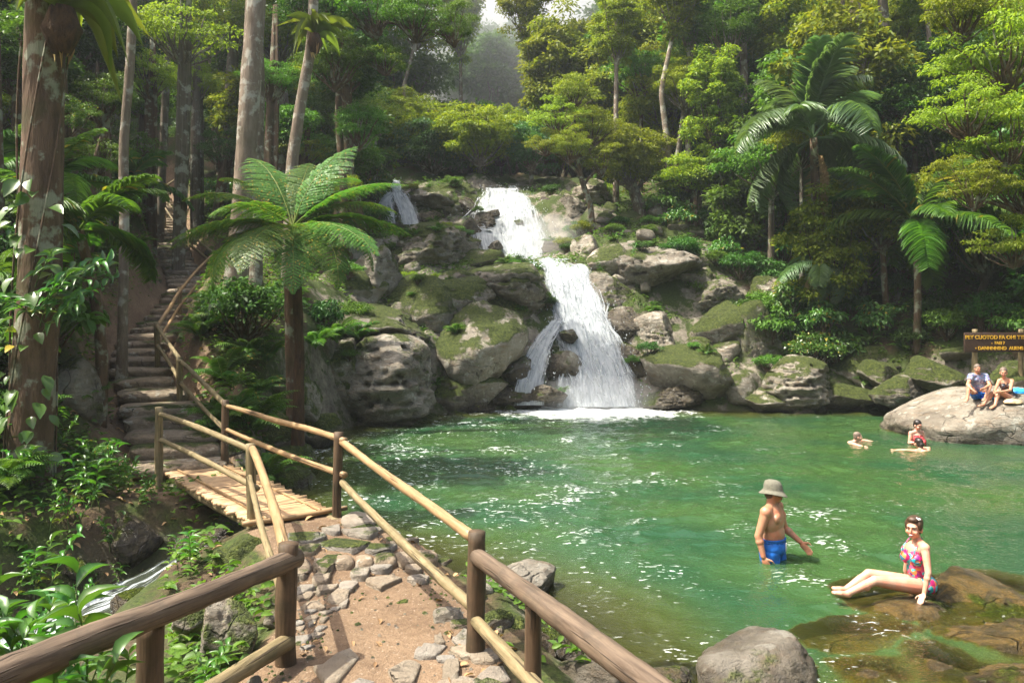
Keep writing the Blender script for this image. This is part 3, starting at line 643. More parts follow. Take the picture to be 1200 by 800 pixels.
for q in (-1, 1):
    mb = MB(); mb.tube(np.array([Jw['chest'] + r_ * q * .075 + f_ * .125 + u2 * .03, Jw['chest'] + r_ * q * .085 + f_ * .095 + u2 * .10, Jw['neck'] + r_ * q * .07 + f_ * .02 + u2 * .02, Jw['neck'] + r_ * q * .03 - f_ * .05 + u2 * .015]), .006, 6); mb.build('strap', M_FLORAL, wom, True)
# couple on the big rock
d0 = 19.9
J = dict(base=A(1147, 467, d0), pelvis=A(1147, 461, d0), chest=A(1146, 445, d0 - .08), neck=A(1146, 438, d0 - .13), head=A(1145.5, 432, d0 - .17),
         sh_r=A(1137.5, 441, d0 - .12), el_r=A(1134, 451, d0 - .38), wr_r=A(1139, 456, d0 - .55), sh_l=A(1155, 441, d0 - .12), el_l=A(1160, 451, d0 - .36), wr_l=A(1153, 455, d0 - .56),
         hp_r=A(1143, 463, d0 - .05), kn_r=A(1136, 452, d0 - .42), an_r=A(1133.5, 468, d0 - .52), to_r=A(1131, 470.5, d0 - .68), hp_l=A(1151, 463, d0 - .05), kn_l=A(1160, 452.5, d0 - .40), an_l=A(1154.5, 466.5, d0 - .56), to_l=A(1152, 469, d0 - .72))
person('man in a blue patterned shirt sitting with raised knees on the huge smooth rock', J, (-.12, -1, 0), (-.1, -1, -.1), 'warm', 'grey', 'm', .98, .010, outfit=[('shorts', M_BLUE), ('shirt', M_SHIRT)])
J = dict(base=A(1181, 473, d0), pelvis=A(1181.5, 464, d0), chest=A(1179, 450.5, d0 - .08), neck=A(1177.5, 443, d0 - .11), head=A(1176, 436.5, d0 - .14),
         sh_r=A(1171, 446, d0 - .02), el_r=A(1167, 455, d0 - .25), wr_r=A(1165, 459, d0 - .45), sh_l=A(1186, 446.5, d0 - .20), el_l=A(1184, 457, d0 - .45), wr_l=A(1172, 459, d0 - .55),
         hp_r=A(1178, 467, d0 - .02), kn_r=A(1163, 461, d0 - .36), an_r=A(1152, 474.5, d0 - .52), to_r=A(1147, 475.5, d0 - .62), hp_l=A(1184, 467, d0 - .14), kn_l=A(1170, 458.5, d0 - .48), an_l=A(1166, 475, d0 - .62), to_l=A(1161, 478, d0 - .74))
person('woman in a dark patterned swimsuit sitting with crossed shins on the huge smooth rock', J, (-.55, -.83, 0), (-.45, -.9, -.05), 'warm', 'grey', 'f', .98, .010, hair_style='short', outfit=[('swimsuit', M_DARKSUIT)])
# bathers in the water
def bather(label, px, py, d, ft, fh, skin, hair, pose, outfit=(), s=.95, sex='f', style='short'):
    c = at(px, py, d); c[2] = 0; Lq = local(c, ft)
    J = dict(base=c + [0, 0, -.9], **{k: Lq(*p) for k, p in pose.items()})
    return person(label, J, ft, fh, skin, hair, sex, s, .010, outfit=outfit, hair_style=style)
swim = dict(pelvis=(0, -.38, -.30), chest=(0, -.12, -.09), neck=(0, .0, .03), head=(0, .07, .155), sh_r=(.18, -.04, .0), el_r=(.36, .10, .02), wr_r=(.40, .33, -.01), sh_l=(-.18, -.04, .0), el_l=(-.38, .08, .02), wr_l=(-.48, .28, -.01),
            hp_r=(.09, -.45, -.33), kn_r=(.12, -.80, -.5), an_r=(.12, -1.15, -.62), to_r=(.12, -1.3, -.7), hp_l=(-.09, -.45, -.33), kn_l=(-.12, -.85, -.42), an_l=(-.12, -1.2, -.5), to_l=(-.12, -1.36, -.56))
bather('pale swimmer with short greying hair looking right in the open water', 1002, 518, 19.1, (.72, -.69, 0), (.95, -.3, .05), 'pink', 'grey', swim, s=1.0, sex='m')
wade = dict(pelvis=(0, 0, -.16), chest=(0, .0, .16), neck=(0, .0, .34), head=(0, .04, .475), sh_r=(.16, 0, .29), el_r=(.22, .02, .06), wr_r=(.10, .19, .12), sh_l=(-.16, 0, .29), el_l=(-.22, .03, .06), wr_l=(-.07, .20, .10),
            hp_r=(.09, 0, -.2), kn_r=(.11, .04, -.58), an_r=(.11, 0, -.9), to_r=(.11, .16, -.94), hp_l=(-.09, 0, -.2), kn_l=(-.11, .04, -.58), an_l=(-.11, 0, -.9), to_l=(-.11, .16, -.94))
bather('dark haired bather in red standing in the shallow water by the huge rock', 1074, 517, 18.75, (.25, -.97, 0), (.35, -.9, -.25), 'pink', 'dark', wade, [('swimsuit', M_REDSUIT)])
swim2 = {k: (p[0], p[1], p[2]) for k, p in swim.items()}
bather('dark haired swimmer low in the water in front of the bather in red', 1079, 526, 18.0, (-.35, .94, 0), (-.25, .95, .1), 'fair', 'dark', swim2, style='tied')
# things lying on the rock
M_TOWEL = mat_floral('blue_towel', [(.02,.20,.62), (.03,.32,.75), (.10,.45,.80), (.01,.12,.45)], 8)
def cloth_heap(name, c, sz, seed, mat, label, cat):
    p = ICO_V3 * np.array(sz); p[:, 2] = np.where(p[:, 2] < 0, p[:, 2] * .25, p[:, 2]); p = p * (1 + .35 * fbm(ICO_V3 * 2.2 + seed, 3, seed, ridge=True))[:, None]
    return tag(link(name, mk_mesh(name, p, ICO_F3, mat, True), None, c), label, cat)
# ================================================================== rocks
_bm = bmesh.new(); bmesh.ops.create_icosphere(_bm, subdivisions=5, radius=1)
ICO_V = np.array([v.co[:] for v in _bm.verts]); ICO_F = np.array([[v.index for v in f.verts] for f in _bm.faces]); _bm.free()
ICO_V3, ICO_F3 = ICO_S, ICO_SF

def rock_shape(seed, planes=12, strata=0.0, rough=1.0, lo=False, sharp=26.0):
    r_ = np.random.default_rng(seed); d = ICO_V3 if lo else ICO_V
    n = unit(r_.normal(size=(planes, 3))); c = r_.uniform(.46, .84, planes)
    q = np.maximum(d @ n.T, 0) / c
    r = 1.0 / ((q ** sharp).sum(1) + 1.0) ** (1 / sharp)
    p = d * r[:, None]
    o = seed * 3.1
    r = r + rough * (.075 * fbm(p * 1.5 + o, 3, seed) + .05 * fbm(p * 4 + o, 4, seed + 3, ridge=True) + .022 * fbm(p * 10 + o, 4, seed + 5, ridge=True))
    p = d * r[:, None]
    if strata:
        t = p[:, 2] * 5.5 + .8 * p[:, 0] + fbm(p * 1.8 + o, 3, seed + 9) * 1.6
        f = t - np.floor(t)
        st = .5 + .5 * vnoise(np.column_stack([np.floor(t) * 7.3, p[:, 0] * .8, p[:, 1] * .8]), seed)
        k = 1 + strata * (st - .5) + strata * .45 * (f - .5) - strata * .8 * np.exp(-(np.minimum(f, 1 - f) / .045) ** 2)
        p = p * np.column_stack([k, k, np.ones(len(k))])
    return p
M_ROCK = mat_rock('rock', mossy=.66); M_MOSSY = mat_rock('mossy_rock', mossy=1.0); M_WET = mat_rock('wet_rock', wet=True, mossy=.3); M_BARE = mat_rock('bare_rock', mossy=.12)
ROCKS = {}
def rock_me(kind, k, mat):
    key = (kind, k, mat.name)
    if key not in ROCKS:
        p = rock_shape(100 + k * 7, 14, .06 if k % 2 else 0.0) if kind == 'boulder' else rock_shape(300 + k * 5, 9, .16) if kind == 'slab' else rock_shape(500 + k, 10, 0, 1.1, True)
        ROCKS[key] = mk_mesh(kind, p, ICO_F3 if kind == 'stone' else ICO_F, mat, True)
    return ROCKS[key]
def rock(px, py, w, h, d, kind='boulder', k=0, mat=None, rz=None, dep=.9, label=None, group=None, name=None, tilt=0):
    c = at(px, py, d); sx = w / FP * d / 2 / .84; sz = h / FP * d / 2 / .80
    o = link(name or 'boulder', rock_me(kind, k, mat or M_ROCK), None, c, (tilt, tilt * .5, 0), (sx, sx * dep, sz))
    # turn the shape inside the scaled frame
    if rz is None: rz = (k * 1.7 + px * .13) % 6.28
    o.rotation_euler = (tilt, tilt * .6, 0 if abs(h - w) > .6 * w else rz)
    tag(o, label, 'rock', group); return o
S, B = 'slab', 'boulder'; M_BIG0 = mat_rock('grey_boulder', mossy=-.1, cracks=.06)
L = [ # left bank of the falls
 (450,452,160,100,24.0,S,0,M_BARE,'long layered grey slab at the water line left of the waterfall'),
 (425,385,140,62,24.8,S,1,M_ROCK,'pale sloping boulder above the layered slab, ferns on its shoulder'),
 (392,440,90,110,22.6,B,2,M_ROCK,'upright grey boulder at the left end of the layered slab'),
 (566,412,118,100,26.6,B,0,M_ROCK,'rounded pale boulder with moss apron left of the waterfall foot'),
 (540,455,100,70,26.2,B,5,M_MOSSY,'low mossy boulder under the rounded pale boulder at the water'),
 (592,336,116,66,29.6,S,2,M_ROCK,'broad flat pale rock with mossy front beside the top of the lower fall'),
 (610,372,90,70,29.0,B,4,M_MOSSY,'green plant covered boulder below the broad flat rock'),
 (488,372,90,80,27.5,B,1,M_MOSSY,'dark mossy boulder between the sloping boulder and the flat rock'),
 (530,352,90,60,28.5,B,3,M_MOSSY,'mossy boulder tucked behind the rounded pale boulder'),
 (505,300,116,62,32.0,S,3,M_ROCK,'brown humped rock below the left cascade, moss on its top'),
 (560,310,80,44,32.0,B,6,M_MOSSY,'mossy rock ridge beside the upper plunge pool'),
 (440,330,80,70,27.8,B,7,M_ROCK,'shaded boulder behind the tree fern fronds'),
 (390,340,80,60,27,B,3,M_MOSSY,'mossy boulder under the tree fern fronds'),
 (430,296,70,44,31,B,2,M_ROCK,'small round boulder above the tree fern fronds'),
 (516,236,92,54,38,S,1,M_MOSSY,'flat mossy rock standing between the two upper cascades'),
 (428,240,50,46,37.4,B,0,M_WET,'dark wet boulder left of the small cascade'),
 (516,258,50,40,37,B,5,M_WET,'round dark wet boulder at the foot of the small cascade'),
 (548,250,34,30,37,B,1,M_WET,'wet boulder splitting the upper waterfall on its left'),
 (540,282,50,28,35.6,S,0,M_WET,'low wet ledge under the upper waterfall'),
 (600,466,62,34,26.4,S,2,M_WET,'black wet rock shelf at the foot of the waterfall'),
 (616,440,60,40,27,B,4,M_WET,'dark wet boulder beside the thin side trickle'),
 (634,412,40,46,27.5,B,6,M_WET,'dark wet rock face between trickle and main fall'),
 (560,478,70,24,25.9,S,3,M_WET,'low wet rock shelf in the water left of the waterfall'),
 (470,492,90,26,23.4,S,1,M_MOSSY,'flat moss edged rock at the water line under the layered slab'),
 (346,470,70,70,18.5,B,6,M_ROCK,'pale blotched boulder below the tree fern'),
 (332,538,70,40,15.2,B,3,M_ROCK,'pale boulder in the water behind the bamboo bridge'),
 (300,516,80,60,15.4,B,1,M_MOSSY,'mossy boulder behind the bridge railing'),
 (372,500,60,44,18.6,B,5,M_MOSSY,'mossy boulder at the pool edge behind the bridge'),
 (676,340,60,50,30.6,B,6,M_WET,'black wet boulder behind the upper half of the lower fall'), (706,392,70,50,29.2,S,2,M_WET,'black wet ledge behind the middle of the lower fall'),
 (662,436,40,54,27.35,B,3,M_WET,'black wet boulder behind the foot of the lower fall'), (740,458,40,40,27.4,B,0,M_WET,'black wet rock behind the right foot of the lower fall'),

 (552,272,30,44,35.1,B,6,M_WET,'dark wet rock at the left foot of the upper waterfall'), 
 (578,251,20,14,35.6,B,2,M_WET,'small wet rock in the left of the upper waterfall'), (606,262,18,12,35.3,B,5,M_WET,'wet rock breaking the middle of the upper waterfall'), (566,262,34,22,35.4,S,3,M_WET,'wet ledge breaking the left of the upper waterfall'), (582,290,20,14,34.1,B,7,M_WET,'small wet rock low in the left of the upper waterfall'),
 (668,392,26,18,27.5,B,5,M_WET,'wet rock showing through the left of the lower waterfall'), (640,462,40,26,26.0,S,1,M_WET,'black wet shelf where the trickle meets the pool'),
 # right side of the falls
 (652,262,44,64,37.0,B,3,M_WET,'dark wet rock face right of the upper waterfall'),
 (670,262,60,70,36.6,S,2,M_WET,'tall dark wet rock right of the upper waterfall'),
 (690,232,60,34,38,S,0,M_ROCK,'rock ledge under the leaning tree'),
 (652,296,46,34,34,B,2,M_WET,'misty wet boulder below the upper waterfall'),
 (686,298,40,40,31.8,B,0,M_ROCK,'small pale boulder at the top of the lower fall'),
 (716,312,66,44,30.8,B,4,M_ROCK,'yellow mossed boulder right of the lower fall top'),
 (770,312,120,66,31,S,1,M_BARE,'large smooth sloping slab right of the lower fall'),
 (812,330,80,70,31.2,B,5,M_ROCK,'pointed boulder at the end of the smooth sloping slab'),
 (712,352,60,60,29.6,B,7,M_MOSSY,'mossy block right of the lower fall'),
 (736,388,60,46,28.8,B,1,M_WET,'dark square boulder beside the white water'),
 (742,428,60,70,27.8,B,2,M_WET,'wet dark boulder at the right foot of the waterfall'),
 (770,400,80,56,28.4,S,3,M_BARE,'sunlit cracked slab right of the waterfall'),
 (812,432,124,92,27.2,B,5,M_ROCK,'big angular boulder overhanging the pool right of the waterfall'),
 (848,392,80,66,28.6,B,0,M_MOSSY,'round boulder with a moss streak above the angular boulder'),
 (884,410,56,90,28,S,0,M_MOSSY,'tall narrow grey rock column with moss beside it'),
 (838,356,72,46,30,S,3,M_ROCK,'stacked flat brown rocks above the pool'),
 (866,326,60,44,31.5,B,6,M_MOSSY,'mossy boulder below the shrubs right of the falls'),
 (905,350,80,60,30.5,S,2,M_ROCK,'brown ledge hung with plants right of the falls'),
 (840,300,50,40,33,B,3,M_MOSSY,'small mossy boulder high on the right bank'),
 (790,466,76,36,26.6,S,1,M_WET,'low dark rock shelf at the water right of the waterfall'),
 (930,452,110,56,26.4,S,0,M_ROCK,'long brown rock lying along the far shore'),
 (890,470,76,30,26,B,4,M_ROCK,'small tan boulder at the far water line'),
 (985,462,80,40,26,B,2,M_MOSSY,'mossy boulder at the far shore below the logs'),
 (1012,432,90,66,27,B,6,M_MOSSY,'dark boulder in the shade behind the fallen logs'),
 (1055,462,80,40,25,B,1,M_MOSSY,'green mossy boulder beside the big bathing rock'),
 (1036,440,50,40,25.5,B,3,M_MOSSY,'pale patched boulder under the fallen logs'),
 (1090,440,70,40,24.4,B,7,M_MOSSY,'mossy boulder behind the big bathing rock'),
 (1190,446,60,40,22.6,B,0,M_MOSSY,'mossy boulder behind the sign post'),
 # near shore and stream
 (612,690,96,52,8.7,B,4,M_BARE,'rough pale boulder at the pool edge behind the right railing'),
 (566,690,60,44,8.9,B,1,M_ROCK,'small round rock beside the pale boulder at the pool edge'),
 (866,788,146,96,6.9,B,3,M_BIG0,'big rough grey boulder at the near edge of the pool'),
 (780,800,90,40,6.6,B,6,M_WET,'wet rock beside the big rough boulder at the near edge'),
 (262,744,76,112,6.4,B,2,M_ROCK,'tall lichen spotted rock behind the left log railing'),
 (228,716,60,70,6.9,B,6,M_MOSSY,'mossy rock behind the lichen spotted rock'),
 (90,464,78,78,13.4,B,4,M_ROCK,'big dark angular boulder beside the stone stairs'),
 (66,492,60,44,13.0,B,1,M_MOSSY,'mossy stone under the big dark boulder by the stairs'),
 (152,636,62,58,10.6,B,0,M_WET,'wet rounded boulder in the stream under the bridge'),
 (158,702,56,34,9.1,B,5,M_WET,'dark wet boulder splitting the stream'),
 (202,690,40,36,9.0,B,7,M_WET,'small wet stone at the side of the stream'),
 (238,640,60,50,10.0,B,3,M_WET,'dark boulder in the shadow below the bridge'),
 (262,660,44,44,8.6,B,2,M_MOSSY,'mossy stone at the near bridge abutment'),
 (290,652,70,60,8.7,B,6,M_MOSSY,'mossy block at the near corner of the bridge'),
 (120,740,60,40,8.4,B,3,M_WET,'wet stone in the stream below the ginger leaves'),
 (455,655,60,38,8.75,S,2,M_MOSSY,'square mossy stone block at the end of the path step'),
 (430,624,70,30,9.3,S,1,M_ROCK,'flat stone at the near end of the bridge by the water'),
 (500,690,50,36,8.4,B,5,M_ROCK,'rounded stone beside the path below the pale rail'),
 (478,726,50,40,7.4,B,0,M_ROCK,'tan stone at the right edge of the dirt path'),
 (522,740,60,44,7.0,S,3,M_ROCK,'flat rock at the foot of the dark railing post'),
 (590,750,70,54,6.9,B,7,M_MOSSY,'mossy rock between the two right railing posts'),
 (650,760,60,60,6.5,B,2,M_WET,'wet rock under the right log railing'),
 (700,790,80,50,6.0,B,5,M_WET,'dark wet rock below the end of the log railing'),
]
for i, (px, py, w, h, d, kind, k, m, lab) in enumerate(L):
    rock(px, py, w, h, d, kind, k, m, label=lab, dep=.95 if kind == B else .8)

# the big bathing rock on the right
def custom_rock(name, lab, loc, scale, seed, mat, rz=0, planes=9, rough=.6, strata=0, sharp=9, tilt=(0, 0)):
    p = rock_shape(seed, planes, strata, rough, False, sharp)
    return tag(link(name, mk_mesh(name, p, ICO_F, mat, True), None, loc, (tilt[0], tilt[1], rz), scale), lab, 'rock')
M_BIG = mat_rock('bathing_rock', mossy=-.4); M_ALG = mat_rock('algae_rock', wet=True, mossy=-.2, algae=True)
def set_top(o, x, y, z):
    """raise or lower a rock so that its top surface under (x, y) is at z"""
    co = np.array([v.co[:] for v in o.data.vertices]) @ np.array(o.rotation_euler.to_matrix() @ Matrix.Diagonal(o.scale)).T
    d = np.hypot(co[:, 0] + o.location.x - x, co[:, 1] + o.location.y - y); o.location.z = z - co[d < .12][:, 2].max()
_d = ICO_V; _r = 1 / (np.abs(_d) ** 3.2).sum(1) ** (1 / 3.2); _p = _d * _r[:, None] * (1 + .10 * fbm(_d * 1.7 + 9, 4, 77) + .02 * fbm(_d * 6, 3, 78, ridge=True))[:, None]
_p[:, 2] *= 1 - .42 * sstep(-.1, -1.0, _p[:, 0]); _p[:, 1] *= 1 - .12 * sstep(.2, -.8, _p[:, 2])
big_rock = tag(link('boulder', mk_mesh('boulder', _p, ICO_F, M_BIG, True), None, (12.75, 20.75, 0), (.02, 0, .08), (2.75, 1.95, 1.2)), 'huge smooth tan boulder two bathers sit on', 'rock')
set_top(big_rock, 11.75, 19.95, .985)
seat_rock = custom_rock('boulder', 'low brown algae covered rock the woman in the floral swimsuit sits on', (4.22, 8.42, -.38), (1.22, .85, .60), 52, M_ALG, .3, 8, .5, 0, 8)
set_top(seat_rock, 4.36, 8.4, .065)
for i, (x, y, zt, sx, sy, sz, k, lab) in enumerate([
        (5.35,8.6,.10,1.0,.85,.6,1,'brown algae covered rock to the right of the woman'), (4.75,7.45,.12,.95,.6,.5,2,'wet streaked rock in front of the seated woman'),
        (5.5,7.5,.16,.8,.75,.55,4,'wet brown rock with glistening top at the right edge'), (3.75,6.85,.04,.72,.45,.4,6,'dark wet rock at the bottom of the pool edge'),
        (4.35,6.55,.14,.75,.5,.42,0,'glistening wet rock beside the big rough boulder'), (6.1,8.3,.2,.8,.7,.55,7,'dark rock at the pool edge beyond the wet streaked rock'), (3.0,6.7,.02,.55,.4,.36,3,'half drowned rock next to the big rough boulder'), (3.35,7.6,-.05,.8,.5,.4,5,'drowned flat rock in front of the seated woman')]):
    o = link('boulder', rock_me(B if i % 2 else S, k, M_ALG), None, (x, y, 0), (0, 0, k * 1.3), (sx, sy, sz)); tag(o, lab, 'rock'); set_top(o, x, y, zt)

# loose stones
def scatter(n, f, smin, smax, mat, label, group, name='stone', zoff=.25, squash=(.5, .9)):
    for i in range(n):
        x, y = f(i); s = RNG.uniform(smin, smax)
        s *= RNG.uniform(.6, 1.25)
        z = hz(x, y)
        o = link(name, rock_me('stone', int(RNG.integers(0, 6)), mat), None, (x, y, z + s * (zoff - .2)), (RNG.uniform(-.3, .3), RNG.uniform(-.3, .3), RNG.uniform(0, 6.28)), (s, s * RNG.uniform(.6, 1), s * RNG.uniform(*squash)))
        tag(o, label, 'rock', group)
PP = np.array(POOL + POOL[:1])
def along(i0, i1, spread):
    seg = PP[i0:i1 + 1]; L_ = np.concatenate([[0], np.cumsum(np.linalg.norm(np.diff(seg, axis=0), axis=1))])
    def f(i):
        t = RNG.uniform(0, L_[-1]); k = min(np.searchsorted(L_, t, 'right') - 1, len(seg) - 2)
        p = seg[k] + (seg[k + 1] - seg[k]) * (t - L_[k]) / (L_[k + 1] - L_[k]); return p + RNG.normal(size=2) * spread
    return f
scatter(20, along(0, 5, .22), .08, .26, M_ROCK, 'loose stone on the pool shore beside the path', 'stones on the near pool shore')
scatter(26, along(7, 16, .35), .15, .5, M_MOSSY, 'mossy stone on the pool bank left of the waterfall', 'stones on the left pool bank')
scatter(30, along(20, 24, .5), .2, .55, M_ROCK, 'stone on the shaded far shore', 'stones on the far shore')
scatter(34, along(28, 34, .35), .12, .36, M_WET, 'wet stone along the near edge of the pool', 'stones at the near right pool edge')
def near_line(pts, off, spread):
    P_ = np.array(pts)[:, :2]; L_ = np.concatenate([[0], np.cumsum(np.linalg.norm(np.diff(P_, axis=0), axis=1))])
    def f(i):
        t = RNG.uniform(0, L_[-1]); k = min(np.searchsorted(L_, t, 'right') - 1, len(P_) - 2)
        e = (P_[k + 1] - P_[k]) / (L_[k + 1] - L_[k]); sgn = 1 if RNG.random() < .5 else -1
        return P_[k] + e * (t - L_[k]) + np.array([-e[1], e[0]]) * sgn * (off + abs(RNG.normal()) * spread)
    return f
scatter(40, near_line(STREAM, .3, .45), .1, .32, M_WET, 'dark wet stone in the stream bed', 'stones in the stream bed')
scatter(16, near_line(PATH[2:7], .78, .16), .07, .19, M_ROCK, 'stone edging the dirt path', 'stones edging the dirt path', zoff=.35)
scatter(26, near_line(STAIR[:9], .82, .25), .1, .26, M_MOSSY, 'mossy stone beside the stairs', 'stones beside the stairs')
def fallbank(i):
    while True:
        x, y = RNG.uniform(-5, 8.5), RNG.uniform(25.5, 39)
        c = 2.5 - (y - 26.4) * .26
        if abs(x - c) > 1.9: return x, y
scatter(44, fallbank, .22, .75, M_ROCK, 'broken rock among the boulders beside the falls', 'rocks beside the falls')
scatter(24, fallbank, .22, .7, M_MOSSY, 'mossy rock among the boulders beside the falls', 'mossy rocks beside the falls')

# ================================================================== falling water
def mat_fall(name, dens=.5):
    N = NT(name); uv = N.n('TexCoord').outputs['UV']
    u = N.n('SeparateXYZ', {0: uv}).outputs[0]
    s1 = N.noise(N.vscale(uv, (3.2, .55, 1)), 1.0, 5.0, .62, .3); s2 = N.noise(N.vscale(uv, (13, 1.6, 1)), 1.0, 4.0, .65, .4); s3 = N.noise(N.vscale(uv, (30, 7, 1)), 1.0, 3.0, .6)
    f = N.math('ADD', N.math('MULTIPLY', s1, .9), N.math('ADD', N.math('MULTIPLY', s2, .6), N.math('MULTIPLY', s3, .28)))
    e = N.attr('edge')
    a = N.sm(N.math('ADD', f, N.math('MULTIPLY', N.math('MINIMUM', e, 1.0), .5)), 1.16 - dens * .5, 1.52 - dens * .5)
    a = N.math('MULTIPLY', N.math('MULTIPLY', a, N.sm(e, .0, .45)), .80)
    col = N.mix(N.sm(s2, .3, .7), (.36, .40, .43), (.66, .69, .70))
    body = N.n('MixShader', {0: .3, 1: N.n('BsdfDiffuse', {'Color': col}).outputs[0], 2: N.n('BsdfTranslucent', {'Color': col}).outputs[0]})
    return N.done(N.n('MixShader', {0: a, 1: N.n('BsdfTransparent').outputs[0], 2: body.outputs[0]}))
M_FALL = mat_fall('white_water', .50); M_THIN = mat_fall('thin_white_water', .40); M_TIER = mat_fall('stepped_white_water', .40)
def smooth_path(P, step=.06):
    P = np.asarray(P, float); L_ = np.concatenate([[0], np.cumsum(np.linalg.norm(np.diff(P[:, :3], axis=0), axis=1))])
    t = np.arange(0, L_[-1], step); out = np.column_stack([np.interp(t, L_, P[:, c]) for c in range(P.shape[1])])
    k = 9; ker = np.hanning(k + 2)[1:-1]; ker /= ker.sum()
    pad = np.vstack([np.repeat(out[:1], k // 2, 0), out, np.repeat(out[-1:], k // 2, 0)])
    return np.column_stack([np.convolve(pad[:, c], ker, 'valid') for c in range(out.shape[1])]), t
def fall_sheet(mb, P, seed, off, edge_l, uo, amp=.16):
    out, t = smooth_path(P); m = len(out); nu = 40
    tang = unit(np.gradient(out[:, :3], axis=0)); side = np.array([1., 0, 0]); nrm = unit(np.cross(side, tang)); nrm = np.where(nrm[:, 1:2] > 0, -nrm, nrm)
    u = np.linspace(-.5, .5, nu)
    V = out[:, None, :3] + side * (u[None, :, None] * out[:, None, 3:4])
    q = V.reshape(-1, 3)
    bump = fbm(q * np.array([1.6, 1.6, .9]), 3, seed) * amp + fbm(q * np.array([5, 2, 2]), 2, seed + 4) * amp * .3
    V = V + nrm[:, None, :] * (bump.reshape(m, nu, 1) + off)
    w = 1 + .25 * fbm(np.column_stack([t * 1.3, np.zeros(m), np.full(m, seed)]), 2, seed)
    e = np.clip((.5 - np.abs(u))[None, :] * 2 * w[:, None] / .5, 0, 1)
    ends = np.clip(np.minimum(t, (t[-1] - t) + .3) / .35, 0, 1)
    edge_l.append((e * ends[:, None]).ravel())
    i = np.arange(m - 1)[:, None] * nu; j = np.arange(nu - 1)[None, :]
    mb.add(V.reshape(-1, 3), np.stack([i + j, i + j + 1, i + nu + j + 1, i + nu + j], -1).reshape(-1, 4),
           uv=np.column_stack([(u[None, :] * out[:, 3:4]).ravel() + uo, np.repeat(t, nu) + uo * 1.7]))
def strand(mb, el, out, t, r_, seed, depth, wmin, wmax):
    T = t[-1]; ln = r_.uniform(.15, .6) * T; t0 = r_.uniform(-.15 * T, T - ln * .6); msk = (t >= t0) & (t <= t0 + ln)
    if msk.sum() < 8: return
    o = out[msk][::2]; tt = t[msk][::2]; m = len(o); u = r_.uniform(-.5, .5)
    wander = fbm(np.column_stack([tt * 1.1, np.full(m, u * 9), np.full(m, seed)]), 3, seed) * .16
    uu = np.clip(u + wander * .6, -.54, .54)
    tang = unit(np.gradient(o[:, :3], axis=0)); side = np.array([1., 0, 0]); nrm = unit(np.cross(side, tang)); nrm = np.where(nrm[:, 1:2] > 0, -nrm, nrm)
    off = r_.uniform(-.04, depth) * (.6 + .8 * (tt - tt[0]) / T)
    C = o[:, :3] + side * (uu * o[:, 3])[:, None] + nrm * (off + fbm(np.column_stack([tt * 2, uu * 8, np.full(m, seed)]), 2, seed + 2) * .06)[:, None]
    w = r_.uniform(wmin, wmax) * (.5 + 1.0 * (tt - tt[0]) / max(ln, .1)) * (1 + .4 * vnoise(np.column_stack([tt * 3, tt * 0, tt * 0 + seed]), seed))
    nu = 7; a = np.linspace(-1, 1, nu)
    V = C[:, None] + side * (a[None, :, None] * w[:, None, None] * .5) - nrm[:, None] * ((a ** 2)[None, :, None] * w[:, None, None] * .28)
    i = np.arange(m - 1)[:, None] * nu; j = np.arange(nu - 1)[None]
    q = (tt - tt[0]) / (tt[-1] - tt[0]); e = np.clip(np.minimum(q / .25, (1 - q) / .3), 0, 1)[:, None] * np.clip((1 - np.abs(a)) * 1.8, 0, 1)[None]
    mb.add(V.reshape(-1, 3), np.stack([i + j, i + j + 1, i + nu + j + 1, i + nu + j], -1).reshape(-1, 4), uv=np.column_stack([(a[None] * w[:, None] * .5).ravel() + seed * 1.37, np.repeat(tt, nu) + seed * .71])); el.append(e.ravel() * .42)
def waterfall(label, paths, mat, layers=1, seed=0, amp=.10, strands=70, depth=.3, wmin=.03, wmax=.17):
    mb, el = MB(), []; r_ = np.random.default_rng(seed)
    for P in paths:
        for l in range(layers): fall_sheet(mb, P, seed + l * 5, .03 + l * .08, el, seed * 3.3 + l * 7.7 + 11 * len(el), amp)
        out, t = smooth_path(P)
        for k in range(strands): strand(mb, el, out, t, r_, seed * 50 + k, depth, wmin, wmax)
        nd = int(strands * 7); kk = r_.integers(2, len(out) - 2, nd); uu = np.clip(r_.normal(size=nd) * .34, -.66, .66)
        c = out[kk, :3] + np.column_stack([uu * out[kk, 3], -np.abs(r_.normal(size=nd)) * .14 - .05, r_.normal(size=nd) * .1]); sz = r_.uniform(.006, .024, nd)
        oc = np.array([(1, 0, 0), (-1, 0, 0), (0, 1, 0), (0, -1, 0), (0, 0, 1.8), (0, 0, -1.8)]); of = np.array([(0, 2, 4), (2, 1, 4), (1, 3, 4), (3, 0, 4), (2, 0, 5), (1, 2, 5), (3, 1, 5), (0, 3, 5)])
        V = (c[:, None] + sz[:, None, None] * oc[None]).reshape(-1, 3)
        mb.add(V, (of[None] + (np.arange(nd) * 6)[:, None, None]).reshape(-1, 3), uv=np.full((len(V), 2), .5)); el.append(np.full(len(V), 3.0))
    o = mb.build('waterfall', mat, None, True); fattr(o.data, 'edge', np.concatenate(el)); return tag(o, label, 'waterfall')
def wp(px, py, d, w): return [*at(px, py, d), w / FP * d]
def nearer(P, q): return [[*(np.array(p[:3]) * [1, 1, 1] - [0, q, 0]), p[3]] for p in P]
waterfall('wide white lower waterfall dropping into the green pool', [
    [wp(652,304,32.0,50), wp(664,318,30.2,62), wp(671,345,29.2,68), wp(682,385,28.2,78), wp(692,420,27.4,90), wp(695,450,26.8,98), wp(696,480,26.2,106)],
    [wp(664,320,30.0,50), wp(676,360,28.7,60), wp(690,400,27.7,70), wp(704,440,26.9,80), wp(712,480,26.1,84)]], M_FALL, 2, 1, .10, 120, .3)
